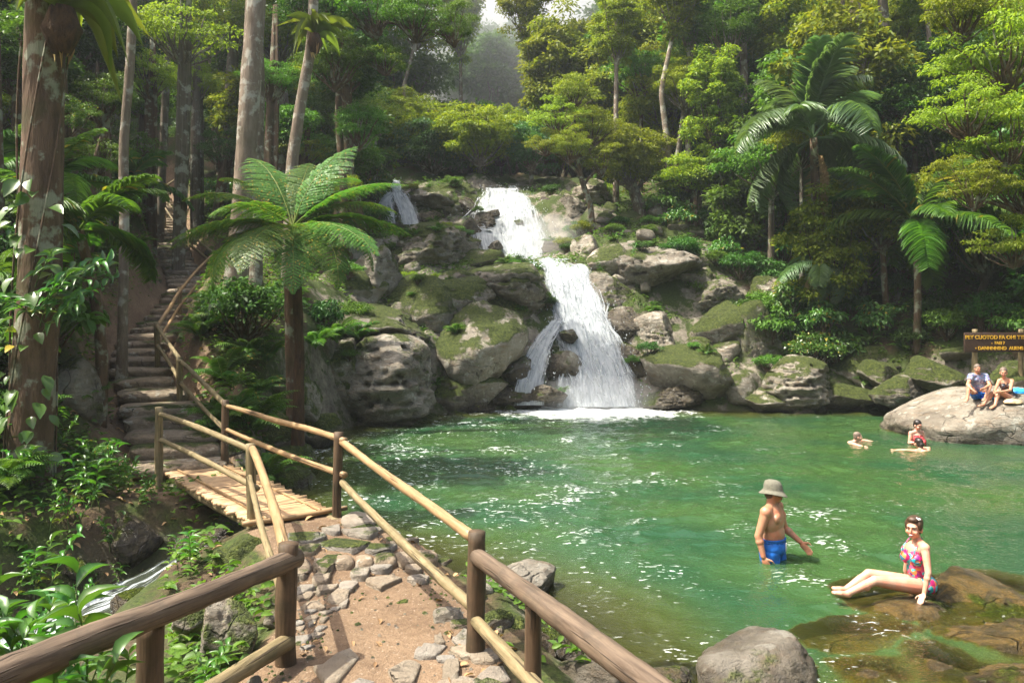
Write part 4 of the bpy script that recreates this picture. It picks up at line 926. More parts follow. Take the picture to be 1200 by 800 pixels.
waterfall('thin side trickle over dark rocks left of the lower waterfall', [[wp(656,372,28.2,16), wp(640,395,27.3,26), wp(628,420,26.6,34), wp(622,448,26.0,40), wp(620,478,25.7,44)]], M_THIN, 1, 5, .06, 26, .12, .04, .13)
waterfall('white upper waterfall spreading over a rock ledge', [nearer(q_, .75) for q_ in [
    [wp(588,221,41,40), wp(588,227,38.6,48), wp(588,247,37.0,72), wp(584,257,36.2,88), wp(588,285,35.2,84), wp(596,308,34.4,70)],
    [wp(602,227,38.2,24), wp(610,250,36.6,46), wp(618,280,35.4,54), wp(616,308,34.2,44)]]], M_TIER, 1, 9, .12, 46, .2, .04, .16)
waterfall('small cascade splitting over dark rocks above the tree fern', [nearer(q_, .8) for q_ in [
    [wp(466,215,40,12), wp(467,223,38.2,14), wp(472,235,37.2,22), wp(480,250,36.7,24), wp(484,268,36.0,26)], [wp(464,226,38.0,16), wp(454,240,37.1,22), wp(458,266,36.1,22)]]], M_THIN, 1, 14, .06, 16, .12, .05, .18)
# water lying between the falls
M_RUN = None
def mat_run():
    N = NT('running_water'); uv = N.n('TexCoord').outputs['UV']
    s = N.math('ADD', N.noise(N.vscale(uv, (9, 1.6, 1)), 1.0, 5.0, .65, .5), N.math('MULTIPLY', N.attr('edge'), .42))
    a = N.sm(s, .60, .84)
    b = N.bump(N.noise(N.vscale(uv, (8, 4, 1)), 1.0, 4.0, .6), .5, .05)
    wat = N.pbr((.035, .042, .03), .08, b, .6)
    return N.done(N.n('MixShader', {0: a, 1: wat.outputs[0], 2: N.n('BsdfDiffuse', {'Color': (.50, .55, .58)}).outputs[0]}))
M_RUN = mat_run()
def runlet(P, foam_or_glint, name='water'):
    out, t = smooth_path(P, .05); m = len(out); nu = 30; tang = unit(np.gradient(out[:, :3], axis=0)); side = unit(np.cross(tang, [0, 0, 1.0]))
    u = np.linspace(-.5, .5, nu); V = (out[:, None, :3] + side[:, None, :] * (u[None, :, None] * out[:, None, 3:4])).reshape(-1, 3)
    V[:, 2] += fbm(V * np.array([3, 3, 1]), 3, 4) * .05
    i = np.arange(m - 1)[:, None] * nu; j = np.arange(nu - 1)[None, :]; mb = MB()
    mb.add(V, np.stack([i + j, i + j + 1, i + nu + j + 1, i + nu + j], -1).reshape(-1, 4), uv=np.column_stack([(u[None, :] * out[:, 3:4]).ravel(), np.repeat(t, nu)]))
    o = mb.build(name, M_RUN, None, True); fattr(o.data, 'edge', np.repeat(np.interp(t, np.linspace(0, t[-1], len(foam_or_glint)), foam_or_glint), nu)); return tag(o, kind='structure')
runlet([(*at(436,268,36.1),.9), (*at(480,268,36.0),1.3), (*at(530,270,35.6),1.2), (*at(580,272,35.2),1.0)], [.9, .7, .6, .9], 'water')
runlet([(*at(575,306,34.6),1.6), (*at(610,306,33.6),2.0), (*at(640,308,32.6),2.0), (*at(660,314,31),1.8)], [1, .9, .8, 1], 'water')
runlet([(*at(600,205,50),2.2), (*at(588,214,44),2.2), (*at(589,220,40),2.2)], [.2, .3, .8], 'water')
runlet([(x, y, z + .02, w * 1.7) for x, y, z, w in STREAM], [-.3, .1, .42, .5, .35, .1, 0, 0, 0], 'stream')

# spray hanging at the foot of each fall
M_MIST = D.materials.new('mist'); M_MIST.use_nodes = True; M_MIST.node_tree.nodes.clear()
_o = M_MIST.node_tree.nodes.new('ShaderNodeOutputMaterial'); _v = M_MIST.node_tree.nodes.new('ShaderNodeVolumePrincipled'); _v.inputs['Color'].default_value = (.97, .98, 1, 1); _v.inputs['Density'].default_value = .16; _v.inputs['Anisotropy'].default_value = .2
M_MIST.node_tree.links.new(_v.outputs[0], _o.inputs['Volume'])
for c, sz in (((2.75, 26.1, .25), (2.3, .9, .9)), ((1.5, 33.6, 6.2), (1.9, 1.3, 1.2))):
    tag(link('mist', mk_mesh('mist', ICO_V3 * np.array(sz), ICO_F3, M_MIST, True), None, c), 'spray hanging over the foot of the waterfall', None, None, 'stuff')

# how deep the pool is over the rocks standing in it (drives how murky it looks)
from mathutils.bvhtree import BVHTree
_pw = D.objects['pool_water'].data; _n = len(_pw.vertices); _co = np.zeros(_n * 3); _pw.vertices.foreach_get('co', _co); _co = _co.reshape(-1, 3)
_dp = np.zeros(_n, np.float32); _pw.attributes['depth'].data.foreach_get('value', _dp)
bpy.context.view_layer.update()
for o in list(D.objects):
    if o.get('category') == 'rock' and o.name.startswith('boulder') and o.location.z < .6 and o.location.y < 27:
        R_ = max(o.scale) * 1.1; near = np.nonzero(np.hypot(_co[:, 0] - o.location.x, _co[:, 1] - o.location.y) < R_)[0]
        if not len(near): continue
        mw = o.matrix_basis; bv = BVHTree.FromPolygons([mw @ v.co for v in o.data.vertices], [q.vertices[:] for q in o.data.polygons])
        for i in near:
            h = bv.ray_cast(Vector((_co[i, 0], _co[i, 1], 4.0)), Vector((0, 0, -1)))
            if h[0] is not None: _dp[i] = min(_dp[i], max(-h[0].z, -.1))
_pw.attributes['depth'].data.foreach_set('value', _dp)

# the surface of the rocky bank (rocks and ground), for plants that grow on it
_dg = bpy.context.evaluated_depsgraph_get(); BANK = []
for _k in range(900):
    x, y = RNG.uniform(-6, 9.5), RNG.uniform(21.5, 39)
    h = SC.ray_cast(_dg, Vector((x, y, 30)), Vector((0, 0, -1)))
    for _h in range(6):
        if h[0] and h[4].name.split('.')[0] in ('haze', 'mist', 'camera'): h = SC.ray_cast(_dg, h[1] - Vector((0, 0, .01)), Vector((0, 0, -1)))
    if h[0] and h[4].name.split('.')[0] in ('boulder', 'ground', 'stone') and h[1].z > .35: BANK.append((x, y, h[1].z, h[2].z))

tag(link('mist', mk_mesh('mist', ICO_V3 * np.array([24, 54, 30]), ICO_F3, D.materials['mist'].copy(), True), None, (-3, 97, 34)), 'pale sunlit mist filling the valley beyond the waterfalls', None, None, 'stuff')
[n for n in D.objects['mist.002'].data.materials[0].node_tree.nodes if n.type == 'PRINCIPLED_VOLUME'][0].inputs['Density'].default_value = .034
# ================================================================== leaves and plants
def inst(T, F, P, A, Nn, L, Wd):
    A = unit(A); S_ = unit(np.cross(Nn, A)); Nn = np.cross(A, S_)
    L = np.broadcast_to(L, (len(P),))[:, None, None]; Wd = np.broadcast_to(Wd, (len(P),))[:, None, None]
    V = P[:, None, :] + L * (T[None, :, 0:1] * A[:, None, :] + T[None, :, 2:3] * Nn[:, None, :]) + Wd * T[None, :, 1:2] * S_[:, None, :]
    return V.reshape(-1, 3), (F[None] + (np.arange(len(P)) * len(T))[:, None, None]).reshape(-1, F.shape[1])
T_Q = np.array([(0,0,0),(.45,.5,.05),(1,0,-.10),(.45,-.5,.05)]); F_Q = np.array([[0,3,2,1]])
def lamina(rows, prof, fold=.12, droop=.3, arch=0.0):
    t = np.linspace(0, 1, rows); w = np.interp(t, *prof) * .5
    z = arch * 4 * t * (1 - t) - droop * t ** 2; x = t * (1 - .25 * droop * t)
    T = np.stack([np.column_stack([x, s * w, z + abs(s) * fold * w * 2 * .3]) for s in (-1, 0, 1)], 1).reshape(-1, 3)
    i = np.arange(rows - 1)[:, None] * 3; j = np.arange(2)[None]
    return T, np.stack([i + j, i + j + 1, i + j + 4, i + j + 3], -1).reshape(-1, 4)
T_LEAF, F_LEAF = lamina(5, ([0,.2,.45,.75,1],[.08,.75,1,.62,.0]), .5, .28)
T_LONG, F_LONG = lamina(6, ([0,.15,.4,.7,1],[.1,.7,1,.75,.0]), .7, .35, .08)
T_STRAP, F_STRAP = lamina(9, ([0,.1,.4,.75,1],[.25,.5,.95,.9,.05]), .8, .55, .22)
T_NEEDLE, F_NEEDLE = lamina(4, ([0,.15,.6,1],[.5,1,.8,.05]), .6, .35, .05)
ML = {
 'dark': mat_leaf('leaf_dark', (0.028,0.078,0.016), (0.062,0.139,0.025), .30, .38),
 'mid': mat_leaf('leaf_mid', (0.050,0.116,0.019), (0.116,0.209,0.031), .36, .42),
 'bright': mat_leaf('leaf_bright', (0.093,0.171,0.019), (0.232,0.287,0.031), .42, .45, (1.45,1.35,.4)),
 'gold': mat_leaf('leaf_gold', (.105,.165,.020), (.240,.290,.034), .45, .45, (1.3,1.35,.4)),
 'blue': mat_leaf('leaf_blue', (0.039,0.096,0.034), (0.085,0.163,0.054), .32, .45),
 'fern': mat_leaf('leaf_fern', (.050,.120,.024), (.100,.190,.040), .38, .42, wilt=(0.310,0.248,0.046)),
 'palm': mat_leaf('leaf_palm', (.085,.150,.070), (.150,.230,.105), .30, .34, spec=.6),
 'ginger': mat_leaf('leaf_ginger', (0.046,0.132,0.022), (0.093,0.209,0.034), .34, .33, wilt=(0.403,0.310,0.046), spec=.55),
 'dry': mat_leaf('leaf_dry', (0.341,0.217,0.093), (0.527,0.372,0.186), .25, .7),
 'litter': mat_leaf('leaf_litter', (0.155,0.093,0.046), (0.465,0.310,0.155), .1, .8),
}
BK = {'grey': mat_bark('bark_grey', (.085,.068,.05), (.22,.18,.135), (.32,.32,.26), 7, .4), 'brown': mat_bark('bark_brown', (.060,.038,.024), (.17,.11,.07), (.26,.27,.20), 6, .4),
      'pale': mat_bark('bark_pale', (.12,.09,.065), (.27,.215,.16), (.36,.34,.28), 7, .25), 'fibre': mat_bark('bark_fibre', (.035,.022,.014), (.13,.07,.038), None, 14, .25)}

def clump_leaves(r_, C, Rc, per, L, flat, droop, spread=.45):
    """leaves on the shells of flattened clumps"""
    n = len(C) * per; ci = np.repeat(np.arange(len(C)), per)
    d = unit(r_.normal(size=(n, 3))); d[:, 2] = np.where(r_.random(n) < .72, np.abs(d[:, 2]), d[:, 2])
    rad = r_.random(n) ** .45
    P = C[ci] + d * (Rc[ci] * rad)[:, None] * np.array([1, 1, flat])
    A = d * np.array([1, 1, .35]) + r_.normal(size=(n, 3)) * spread + np.array([0, 0, -droop])
    Nn = np.array([0, 0, 1.0]) + r_.normal(size=(n, 3)) * .5 + d * .35
    return P, A, Nn, L * r_.uniform(.65, 1.25, n)
CROWN = {}
def crown(key, seed, R, nc, per, L, flat=.55, droop=.35, cr=.30, tmpl='q', top=.3, wd=.5):
    """one crown variant: leaf arrays and limb arrays centred at the crown's middle"""
    r_ = np.random.default_rng(seed); R = np.array(R, float)
    d = unit(r_.normal(size=(nc, 3))); d[:, 2] = d[:, 2] * (1 - top) + top * np.abs(d[:, 2])
    C = d * R * (r_.random(nc) ** .5 * .62 + .30)[:, None]
    C = C * (1 + .55 * fbm(C / R * 1.4 + seed, 2, seed))[:, None]
    Rc = R[:2].mean() * cr * r_.uniform(.6, 1.35, nc)
    P, A, Nn, LL = clump_leaves(r_, C, Rc, per, L, flat, droop)
    T, F = (T_Q, F_Q) if tmpl == 'q' else (T_LEAF, F_LEAF)
    V, Fq = inst(T, F, P, A, Nn, LL, LL * wd)
    mb = MB(); base = np.array([0, 0, -R[2] * .95])
    for c in C[r_.permutation(nc)[:min(nc, 26)]]:
        m = base + (c - base) * .5 + np.array([0, 0, -.12 * R[2]]) + r_.normal(size=3) * R * .07
        t = np.linspace(0, 1, 7)[:, None]
        pts = base * (1 - t) ** 2 + 2 * m * t * (1 - t) + c * t ** 2
        pts += r_.normal(size=pts.shape) * .02 * R
        mb.tube(pts, np.linspace(.030, .007, 7) * R[:2].mean(), 5, False)
    CROWN[key] = dict(V=V, F=Fq, limbs=mb, R=R, me={}, lm={})
def crown_me(key, mat):
    c = CROWN[key]
    if mat not in c['me']: c['me'][mat] = mk_mesh('crown', c['V'], Fs_(c['F']), ML[mat])
    return c['me'][mat]
def Fs_(f): return [f]
def limb_me(key, bark):
    c = CROWN[key]
    if bark not in c['lm']: c['lm'][bark] = c['limbs'].mesh('branches', BK[bark], True)
    return c['lm'][bark]
def trunk_me(bark, seed, r=.035, bend=.05, n=10):
    r_ = np.random.default_rng(seed); t = np.linspace(-.06, 1, 22)
    x = bend * np.sin(t * r_.uniform(2, 5) + r_.uniform(0, 6)); y = bend * np.sin(t * r_.uniform(2, 5) + r_.uniform(0, 6))
    x -= np.interp(0, t, x); y -= np.interp(0, t, y); x -= t * x[-1]; y -= t * y[-1]
    rad = r * (1.05 - .5 * t + .7 * np.exp(-np.maximum(t, 0) * 16))
    return MB().tube(np.column_stack([x, y, t]), rad, n, True, .0).mesh('trunk', BK[bark], True)
TRUNKS = {(b, k): trunk_me(b, 60 + k, 1.0, .9) for b in BK for k in range(3)}   # radius 1, bend 0.9 radii, length 1

for k in range(4): crown('round%d' % k, 10 + k, (3.4, 3.4, 2.7), 84, 190, .29, .55, .35, .27, top=.05)
for k in range(3): crown('tall%d' % k, 30 + k, (2.6, 2.6, 4.6), 90, 180, .28, .75, .5, .28, top=0)
for k in range(2): crown('layer%d' % k, 40 + k, (3.8, 3.8, 1.9), 64, 190, .28, .34, .25, .30, top=.1)
for k in range(3): crown('far%d' % k, 50 + k, (4.5, 4.5, 4.2), 70, 170, .50, .65, .35, .28)
for k in range(3): crown('bush%d' % k, 70 + k, (1.0, 1.0, .75), 26, 130, .115, .6, .35, .36, top=.7)
for k in range(3): crown('big%d' % k, 80 + k, (1.0, 1.0, .8), 18, 46, .22, .6, .45, .38, 'leaf', top=.7, wd=.42)
for k in range(2): crown('airy%d' % k, 90 + k, (2.2, 2.2, 1.5), 40, 110, .17, .35, .3, .28, 'leaf', wd=.42)
for k in range(2): crown('fine%d' % k, 95 + k, (2.2, 2.2, 1.7), 60, 200, .12, .45, .3, .25)

def tree_at(c, s, key, mat, bark='grey', rad=.16, name='tree', label=None, group=None, cat='tree', base=None, zsc=1.0):
    """a tree whose crown centre is c; its trunk reaches down to the ground (or to base)"""
    R = CROWN[key]['R']; rz = RNG.uniform(0, 6.28)
    if base is None: base = np.array([c[0] + RNG.normal() * .3, c[1] + RNG.normal() * .3, 0]); base[2] = hz(base[0], base[1], False) - .1
    root = empty(name, base); tag(root, label, cat, group)
    top = np.array([c[0], c[1], c[2] - R[2] * s * zsc * .92]) - base
    ln = max(float(np.linalg.norm(top)), .4)
    q = Vector((0, 0, 1)).rotation_difference(Vector(top)) if ln > .4 else Vector((0, 0, 1)).rotation_difference(Vector((0, 0, 1)))
    k = (bark, int(RNG.integers(0, 3)))
    link('trunk', TRUNKS[k], root, None, q.to_euler(), (rad, rad, ln))
    link('branches', limb_me(key, bark), root, np.array(c) - base, (0, 0, rz), (s, s, s * zsc))
    link('crown', crown_me(key, mat), root, np.array(c) - base, (0, 0, rz), (s, s, s * zsc))
    return root
def tree(px, py, rpx, d, key, mat, **kw):
    return tree_at(at(px, py, d), rpx / FP * d / CROWN[key]['R'][0], key, mat, **kw)
def bush_at(x, y, s, key, mat, name='shrub', label=None, group=None, z=None, cat='shrub', zs=1.0):
    g = hz(x, y) if z is None else z
    root = empty(name, (x, y, g)); tag(root, label, cat, group); h = .62 * s * zs; rz = RNG.uniform(0, 6.28)
    link('stems', limb_me(key, 'brown'), root, (0, 0, h), (0, 0, rz), (s, s, s * zs))
    link('foliage', crown_me(key, mat), root, (0, 0, h), (0, 0, rz), (s, s, s * zs))
    return root

# ------------------------------------------------------------------ fronds
def rachis(n, up, droop):
    t = np.linspace(0, 1, n); ang = up - droop * t ** 1.25
    dx, dz = np.cos(ang), np.sin(ang); st = 1.0 / (n - 1)
    x = np.concatenate([[0], np.cumsum((dx[1:] + dx[:-1]) / 2) * st]); z = np.concatenate([[0], np.cumsum((dz[1:] + dz[:-1]) / 2) * st])
    return t, np.column_stack([x, np.zeros(n), z]), np.column_stack([dx, np.zeros(n), dz]), np.column_stack([-dz, np.zeros(n), dx])
def fern_frond(name, mat, up, droop, seed, pairs=30, wmax=.27, start=.13, bip=True):
    r_ = np.random.default_rng(seed); mb = MB(); t, P, Tn, Up = rachis(60, up, droop)
    mb.tube(P, np.linspace(.0075, .0018, 60), 5, False)
    s = np.linspace(start, .995, pairs)
    for sg in (-1, 1):
        p0 = np.column_stack([np.interp(s, t, P[:, c]) for c in range(3)]); tg = np.column_stack([np.interp(s, t, Tn[:, c]) for c in range(3)]); up_ = np.column_stack([np.interp(s, t, Up[:, c]) for c in range(3)])
        l = wmax * np.interp(s, [start, .22, .42, .7, .9, 1], [.45, .85, 1, .72, .3, .05]) * r_.uniform(.88, 1.06, pairs)
        ax = unit(tg * .45 + np.array([0, sg, 0]) + up_ * r_.uniform(-.12, .10, (pairs, 1)))
        if not bip:
            V, F = inst(T_NEEDLE, F_NEEDLE, p0, ax, up_, l, np.full(pairs, .030)); mb.add(V, F); continue
        for k in range(pairs):
            m = max(4, int(l[k] / .0115)); u = (np.arange(m) + .5) / m
            bend = -(u ** 2)[:, None] * up_[k] * l[k] * .32
            pp = p0[k] + ax[k] * (u * l[k])[:, None] + bend
            pl = .040 * np.interp(u, [0, .2, .6, 1], [.8, 1, .75, .12]) * (.5 + .5 * l[k] / wmax)
            out = unit(np.cross(up_[k], ax[k]))
            for s2 in (-1, 1):
                V, F = inst(T_Q, F_Q, pp, ax[k] * .55 + out * s2 + r_.normal(size=(m, 3)) * .06, np.tile(up_[k], (m, 1)) + r_.normal(size=(m, 3)) * .12, pl, np.full(m, .0135)); mb.add(V, F)
    return mb.mesh(name, mat)
def palm_frond(name, mat, up, droop, seed, pairs=46, wmax=.30, start=.2, wid=.026, hang=.5):
    r_ = np.random.default_rng(seed); mb = MB(); t, P, Tn, Up = rachis(40, up, droop)
    mb.tube(P, np.linspace(.012, .003, 40), 5, False)
    s = np.linspace(start, .99, pairs)
    T, F0 = lamina(6, ([0,.1,.5,.8,1],[.5,1,.9,.55,.02]), .6, hang, .06)
    for sg in (-1, 1):
        p0, tg, up_ = (np.column_stack([np.interp(s, t, M_[:, c]) for c in range(3)]) for M_ in (P, Tn, Up))
        l = wmax * np.interp(s, [start, .35, .6, .85, 1], [.7, 1, 1, .7, .4]) * r_.uniform(.9, 1.08, pairs)
        V, F = inst(T, F0, p0, unit(tg * .62 + np.array([0, sg, 0]) + up_ * .22 + r_.normal(size=(pairs, 3)) * .07), up_ + r_.normal(size=(pairs, 3)) * .1, l, np.full(pairs, wid)); mb.add(V, F)
    return mb.mesh(name, mat)
def rosette(root, fr, n, L, elev, seed, loc=(0, 0, 0), name='frond', el_j=.2, az=None):
    r_ = np.random.default_rng(seed)
    for i in range(n):
        a = (az[i] if az else i * 2.39996 + r_.uniform(-.25, .25)); e = elev[i % len(elev)] + r_.uniform(-el_j, el_j)
        link(name, fr[i % len(fr)], root, loc, (r_.uniform(-.25, .25), -e, a), L * r_.uniform(.85, 1.1))

FERN_FR = [fern_frond('frond', ML['fern'], .55, 1.15, 1), fern_frond('frond', ML['fern'], .45, .95, 2), fern_frond('frond', ML['fern'], .7, 1.6, 3)]
SFERN = [fern_frond('frond', ML['mid'], .9, 1.6, 5, 22, .24, .1, False), fern_frond('frond', ML['fern'], .8, 1.5, 6, 24, .22, .1, False)]
PALM_FR = [palm_frond('frond', ML['palm'], .35, 1.2, 1), palm_frond('frond', ML['palm'], .3, .8, 2), palm_frond('frond', ML['palm'], .3, 1.8, 3, hang=.7)]
PALM_DRY = [palm_frond('frond', ML['dry'], .0, .6, 5, 36, .24, .2, .022, .9)]
CYC_FR = [palm_frond('frond', ML['fern'], .3, .9, 11, 44, .24, .12, .030, .35), palm_frond('frond', ML['mid'], .3, 1.3, 12, 44, .26, .12, .030, .4)]
def one_lamina(name, mat, T, F, w): 
    V = T * np.array([1, w, 1]); return mk_mesh(name, V, [F], mat, True)
NEST_LEAF = [one_lamina('leaf', ML['fern'], *lamina(12, ([0,.1,.45,.8,1],[.3,.5,1,.85,.03]), .9, d, a), .15) for d, a in ((.35, .16), (.7, .25), (.15, .1))]

def small_fern(x, y, s, k, label=None, group=None, name='fern', z=None):
    root = empty(name, (x, y, hz(x, y) if z is None else z)); tag(root, label, 'fern', group)
    rosette(root, [SFERN[k % 2]], 11, s, [.35, .1, .55], int(x * 31 + y * 17) % 999, az=None)
    return root
STEM = {}
def stem_plant_me(seed, n=9, h=1.0, L=.26, wd=.32, mat='ginger'):
    """a leaning stem with alternate lance shaped leaves; origin at its foot"""
    key = (seed, mat)
    if key not in STEM:
        r_ = np.random.default_rng(seed); t = np.linspace(0, 1, 12); lean = r_.uniform(.15, .45)
        P = np.column_stack([lean * t ** 1.6, .05 * np.sin(t * 3), h * t * (1 - .12 * t)])
        st = MB().tube(P, np.linspace(.010, .004, 12), 5).mesh('stem', M_STEM, True)
        s = np.linspace(.25, 1, n); p = np.column_stack([np.interp(s, t, P[:, c]) for c in range(3)])
        a = np.arange(n) * np.pi + r_.uniform(-.5, .5, n) + 1.57
        A = np.column_stack([np.cos(a), np.sin(a), np.interp(s, [0, 1], [.15, .9])]); A[:, 0] += .35
        V, F = inst(T_LONG, F_LONG, p, A, np.tile([0, 0, 1.], (n, 1)) + r_.normal(size=(n, 3)) * .2, L * r_.uniform(.75, 1.15, n), L * wd * r_.uniform(.8, 1.1, n))
        STEM[key] = (st, mk_mesh('leaves', V, [F], ML[mat], True))
    return STEM[key]
M_STEM = mat_plain('plant_stem', (.08, .12, .03), .6)
def ginger(x, y, s, ns, seed, label, group=None, z=None, mat='ginger', name='leafy_plant', cat='plant'):
    root = empty(name, (x, y, hz(x, y) if z is None else z)); tag(root, label, cat, group); r_ = np.random.default_rng(seed)
    for i in range(ns):
        st, lv = stem_plant_me(200 + int(r_.integers(0, 5)), mat=mat)
        p = (r_.normal() * .14 * s, r_.normal() * .14 * s, -.03); rz = r_.uniform(0, 6.28); sc = s * r_.uniform(.6, 1.1)
        link('stem', st, root, p, (0, 0, rz), sc); link('leaves', lv, root, p, (0, 0, rz), sc)
    return root
# ================================================================== the forest
def clear_of(x, y):
    """metres to the nearest place that stays open"""
    q = np.array([[x, y]])
    a = -poly_sd(q, POOL)[0]; b = line_d(q, STAIR)[0][0] - 1.0; c = line_d(q, PATH)[0][0] - 1.0
    m = 2.5 - (min(max(y, 24), 41) - 26.4) * .26
    e = abs(x - m) - ((11.5 if x < m else 6.5) if y < 34 else 5.5) if 18 < y < 43 else 9
    f = line_d(q, STREAM)[0][0] - 1.2
    return min(a, b, c, e, f)
def in_view(x, y, margin=1.18): return y > 3 and abs(x) < y * .642 * margin + 2.0
PTS = []
def poisson(n, box, dmin, ok, tries=6000, pts=None):
    out = [] if pts is None else pts
    k0 = len(out)
    for _ in range(tries):
        x, y = RNG.uniform(box[0], box[1]), RNG.uniform(box[2], box[3])
        if ok(x, y) and all((x - a) ** 2 + (y - b) ** 2 > dmin ** 2 for a, b in out):
            out.append((x, y))
            if len(out) - k0 >= n: break
    return out[k0:]
# key trees, placed where the photograph shows them
K = [ # px, py, radius px, distance, crown, leaves, label, bark
 (214,40,58,27,'airy0','gold','sunlit yellow leaved tree between the slim trunks at the upper left','grey'),
 (118,118,46,23,'fine0','mid','feathery young tree left of the thin wavy trunk','brown'),
 (22,70,60,22,'round1','mid','leafy tree behind the massive trunk at the upper left','brown'),
 (92,60,42,27,'round2','bright','bright leafy tree between the massive trunk and the wavy trunk','grey'),
 (168,120,40,32,'layer0','mid','layered tree behind the thin wavy trunk','grey'),
 (250,60,40,38,'tall0','mid','tall dim tree left of the big pale trunk','grey'),
 (330,150,44,30,'round0','mid','leafy tree between the big pale trunk and the leaning trunk','brown'),
 (325,40,50,33,'round3','bright','bright tree behind the leaning trunk with the nest fern','grey'),
 (26,215,44,18.5,'fine1','fern','light green bush like tree behind the massive trunk','brown'),
 (110,190,34,21,'airy1','mid','small broad leaved tree above the left slope','brown'),
 (232,150,36,40,'layer1','blue','dim hazy tree in the light shaft','grey'),
 (396,225,30,29,'fine0','bright','small bright tree above the tree fern','brown'),
 (64,25,40,24,'airy0','mid','leafy crown behind the massive trunk near the top of the picture','brown'),
 (176,92,38,29,'fine1','bright','small bright crown between the wavy trunk and the slim grey tree','brown'),
 (272,34,40,34,'airy1','bright','bright crown just left of the big pale trunk near the top','grey'),
 (318,96,36,27,'fine0','mid','feathery crown right of the big pale trunk','brown'),
 (150,172,36,28,'airy0','mid','low leafy tree on the slope above the stairs','brown'),
 (262,178,34,31,'fine1','dark','dim feathery tree above the stair railing','brown'),
 (72,140,40,20,'fine0','fern','pale green young tree beside the massive trunk','brown'),
 (118,40,44,25,'airy1','bright','sunlit leafy crown left of the thin wavy trunk near the top','grey'),
 (352,178,32,30,'airy0','bright','bright leafy tree just above the tree fern fronds','brown'),
 (230,98,34,32,'fine1','gold','small sunlit crown left of the big pale trunk','grey'),
 (664,104,46,44,'tall0','gold','tall sunlit tree draped in climbers above the upper waterfall','grey'),
 (735,60,52,42,'tall1','bright','tall bright tree right of the climber draped one','grey'),
 (742,190,44,36,'round1','gold','sunlit tree with low crown behind the smooth slab','grey'),
 (780,120,58,40,'round2','bright','full round bright green tree in the middle of the right slope','grey'),
 (835,65,66,41,'round3','mid','big mid green tree above the palm','grey'),
 (815,205,46,35,'layer0','bright','small tree with flat layers above the right bank boulders','brown'),
 (900,55,60,44,'tall2','mid','tall green tree behind the palm','pale'),
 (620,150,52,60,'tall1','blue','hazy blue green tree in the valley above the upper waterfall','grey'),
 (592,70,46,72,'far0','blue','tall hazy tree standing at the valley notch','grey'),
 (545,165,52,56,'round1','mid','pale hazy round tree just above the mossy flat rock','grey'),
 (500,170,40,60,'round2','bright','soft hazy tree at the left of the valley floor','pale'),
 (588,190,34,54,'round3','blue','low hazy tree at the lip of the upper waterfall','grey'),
 (462,110,46,66,'layer1','gold','hazy sunlit umbrella shaped tree in the valley','grey'),
 (430,190,34,44,'tall2','mid','slim tree with pale trunk above the small cascade','pale'),
 (405,70,56,30,'round0','dark','dark leafy tree crown left of the sky gap','brown'),
 (408,180,46,33,'layer0','mid','crooked leaning tree above the tree fern','brown'),
 (1060,60,70,40,'round2','dark','dark tree filling the slope behind the palm','grey'),
 (1010,120,50,36,'round1','mid','shaded tree right behind the palm fronds','grey'),
 (1120,190,56,30,'tall0','dark','dark tree above the arching cycad like palm','grey'),
]
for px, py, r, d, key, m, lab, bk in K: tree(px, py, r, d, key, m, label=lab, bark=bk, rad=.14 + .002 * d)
SUNV = np.array(SUN); STP = np.array(STAIR)[:, :3]; STP = np.vstack([STP[:-1] * (1 - q) + STP[1:] * q for q in (0, .33, .67)])
def over_stairs(c, R):
    w = np.array(c) - STP; k = w @ SUNV; return bool(((np.linalg.norm(w - k[:, None] * SUNV, axis=1) < R) & (k > .5)).any())
# tall canopy on both sides
P0 = [tuple(at(k[0], k[1], k[3])[:2]) for k in K]
cn = poisson(110, (-34, 36, 17, 62), 3.9, lambda x, y: in_view(x, y) and clear_of(x, y) > (3.4 if x > 0 else 2.6) and not (y > 38 and -172 < x / y * FP < 60), pts=P0)
keys = ['round0', 'round1', 'tall2', 'round3', 'tall0', 'tall1', 'tall2', 'tall0', 'tall1']
for i, (x, y) in enumerate(cn):
    left = x < 0; g = hz(x, y, False); key = keys[int(RNG.integers(0, 9))]
    s = RNG.uniform(.75, 1.15); h = RNG.uniform(7, 12) + (3 if y > 30 else 0)
    if left and y < 32: h = RNG.uniform(9, 14)
    if left and y < 24: continue
    elif not left: h = RNG.uniform(4.5, 11) + (2 if y > 32 else 0)
    if left and over_stairs((x, y, g + h), 3.2 * s) and RNG.random() < .85: continue
    pxx = 600 + x / y * FP
    if 425 < pxx < 705 and not 558 < pxx < 606 and y > 30 and HZ - (g + h + CROWN[key]['R'][2] * s - CH) / y * FP < 24: continue
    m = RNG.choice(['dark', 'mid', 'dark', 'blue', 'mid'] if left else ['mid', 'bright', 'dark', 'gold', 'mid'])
    if key[0] == 't': s *= .9
    tree_at((x, y, g + h), s, key, m, ['grey', 'brown', 'pale'][i % 3], RNG.uniform(.12, .28), 'forest_tree',
            'tall leafy tree in the dense forest left of the waterfall' if left else 'tall leafy tree in the dense forest right of the waterfall', 'forest left of the waterfall' if left else 'forest right of the waterfall')
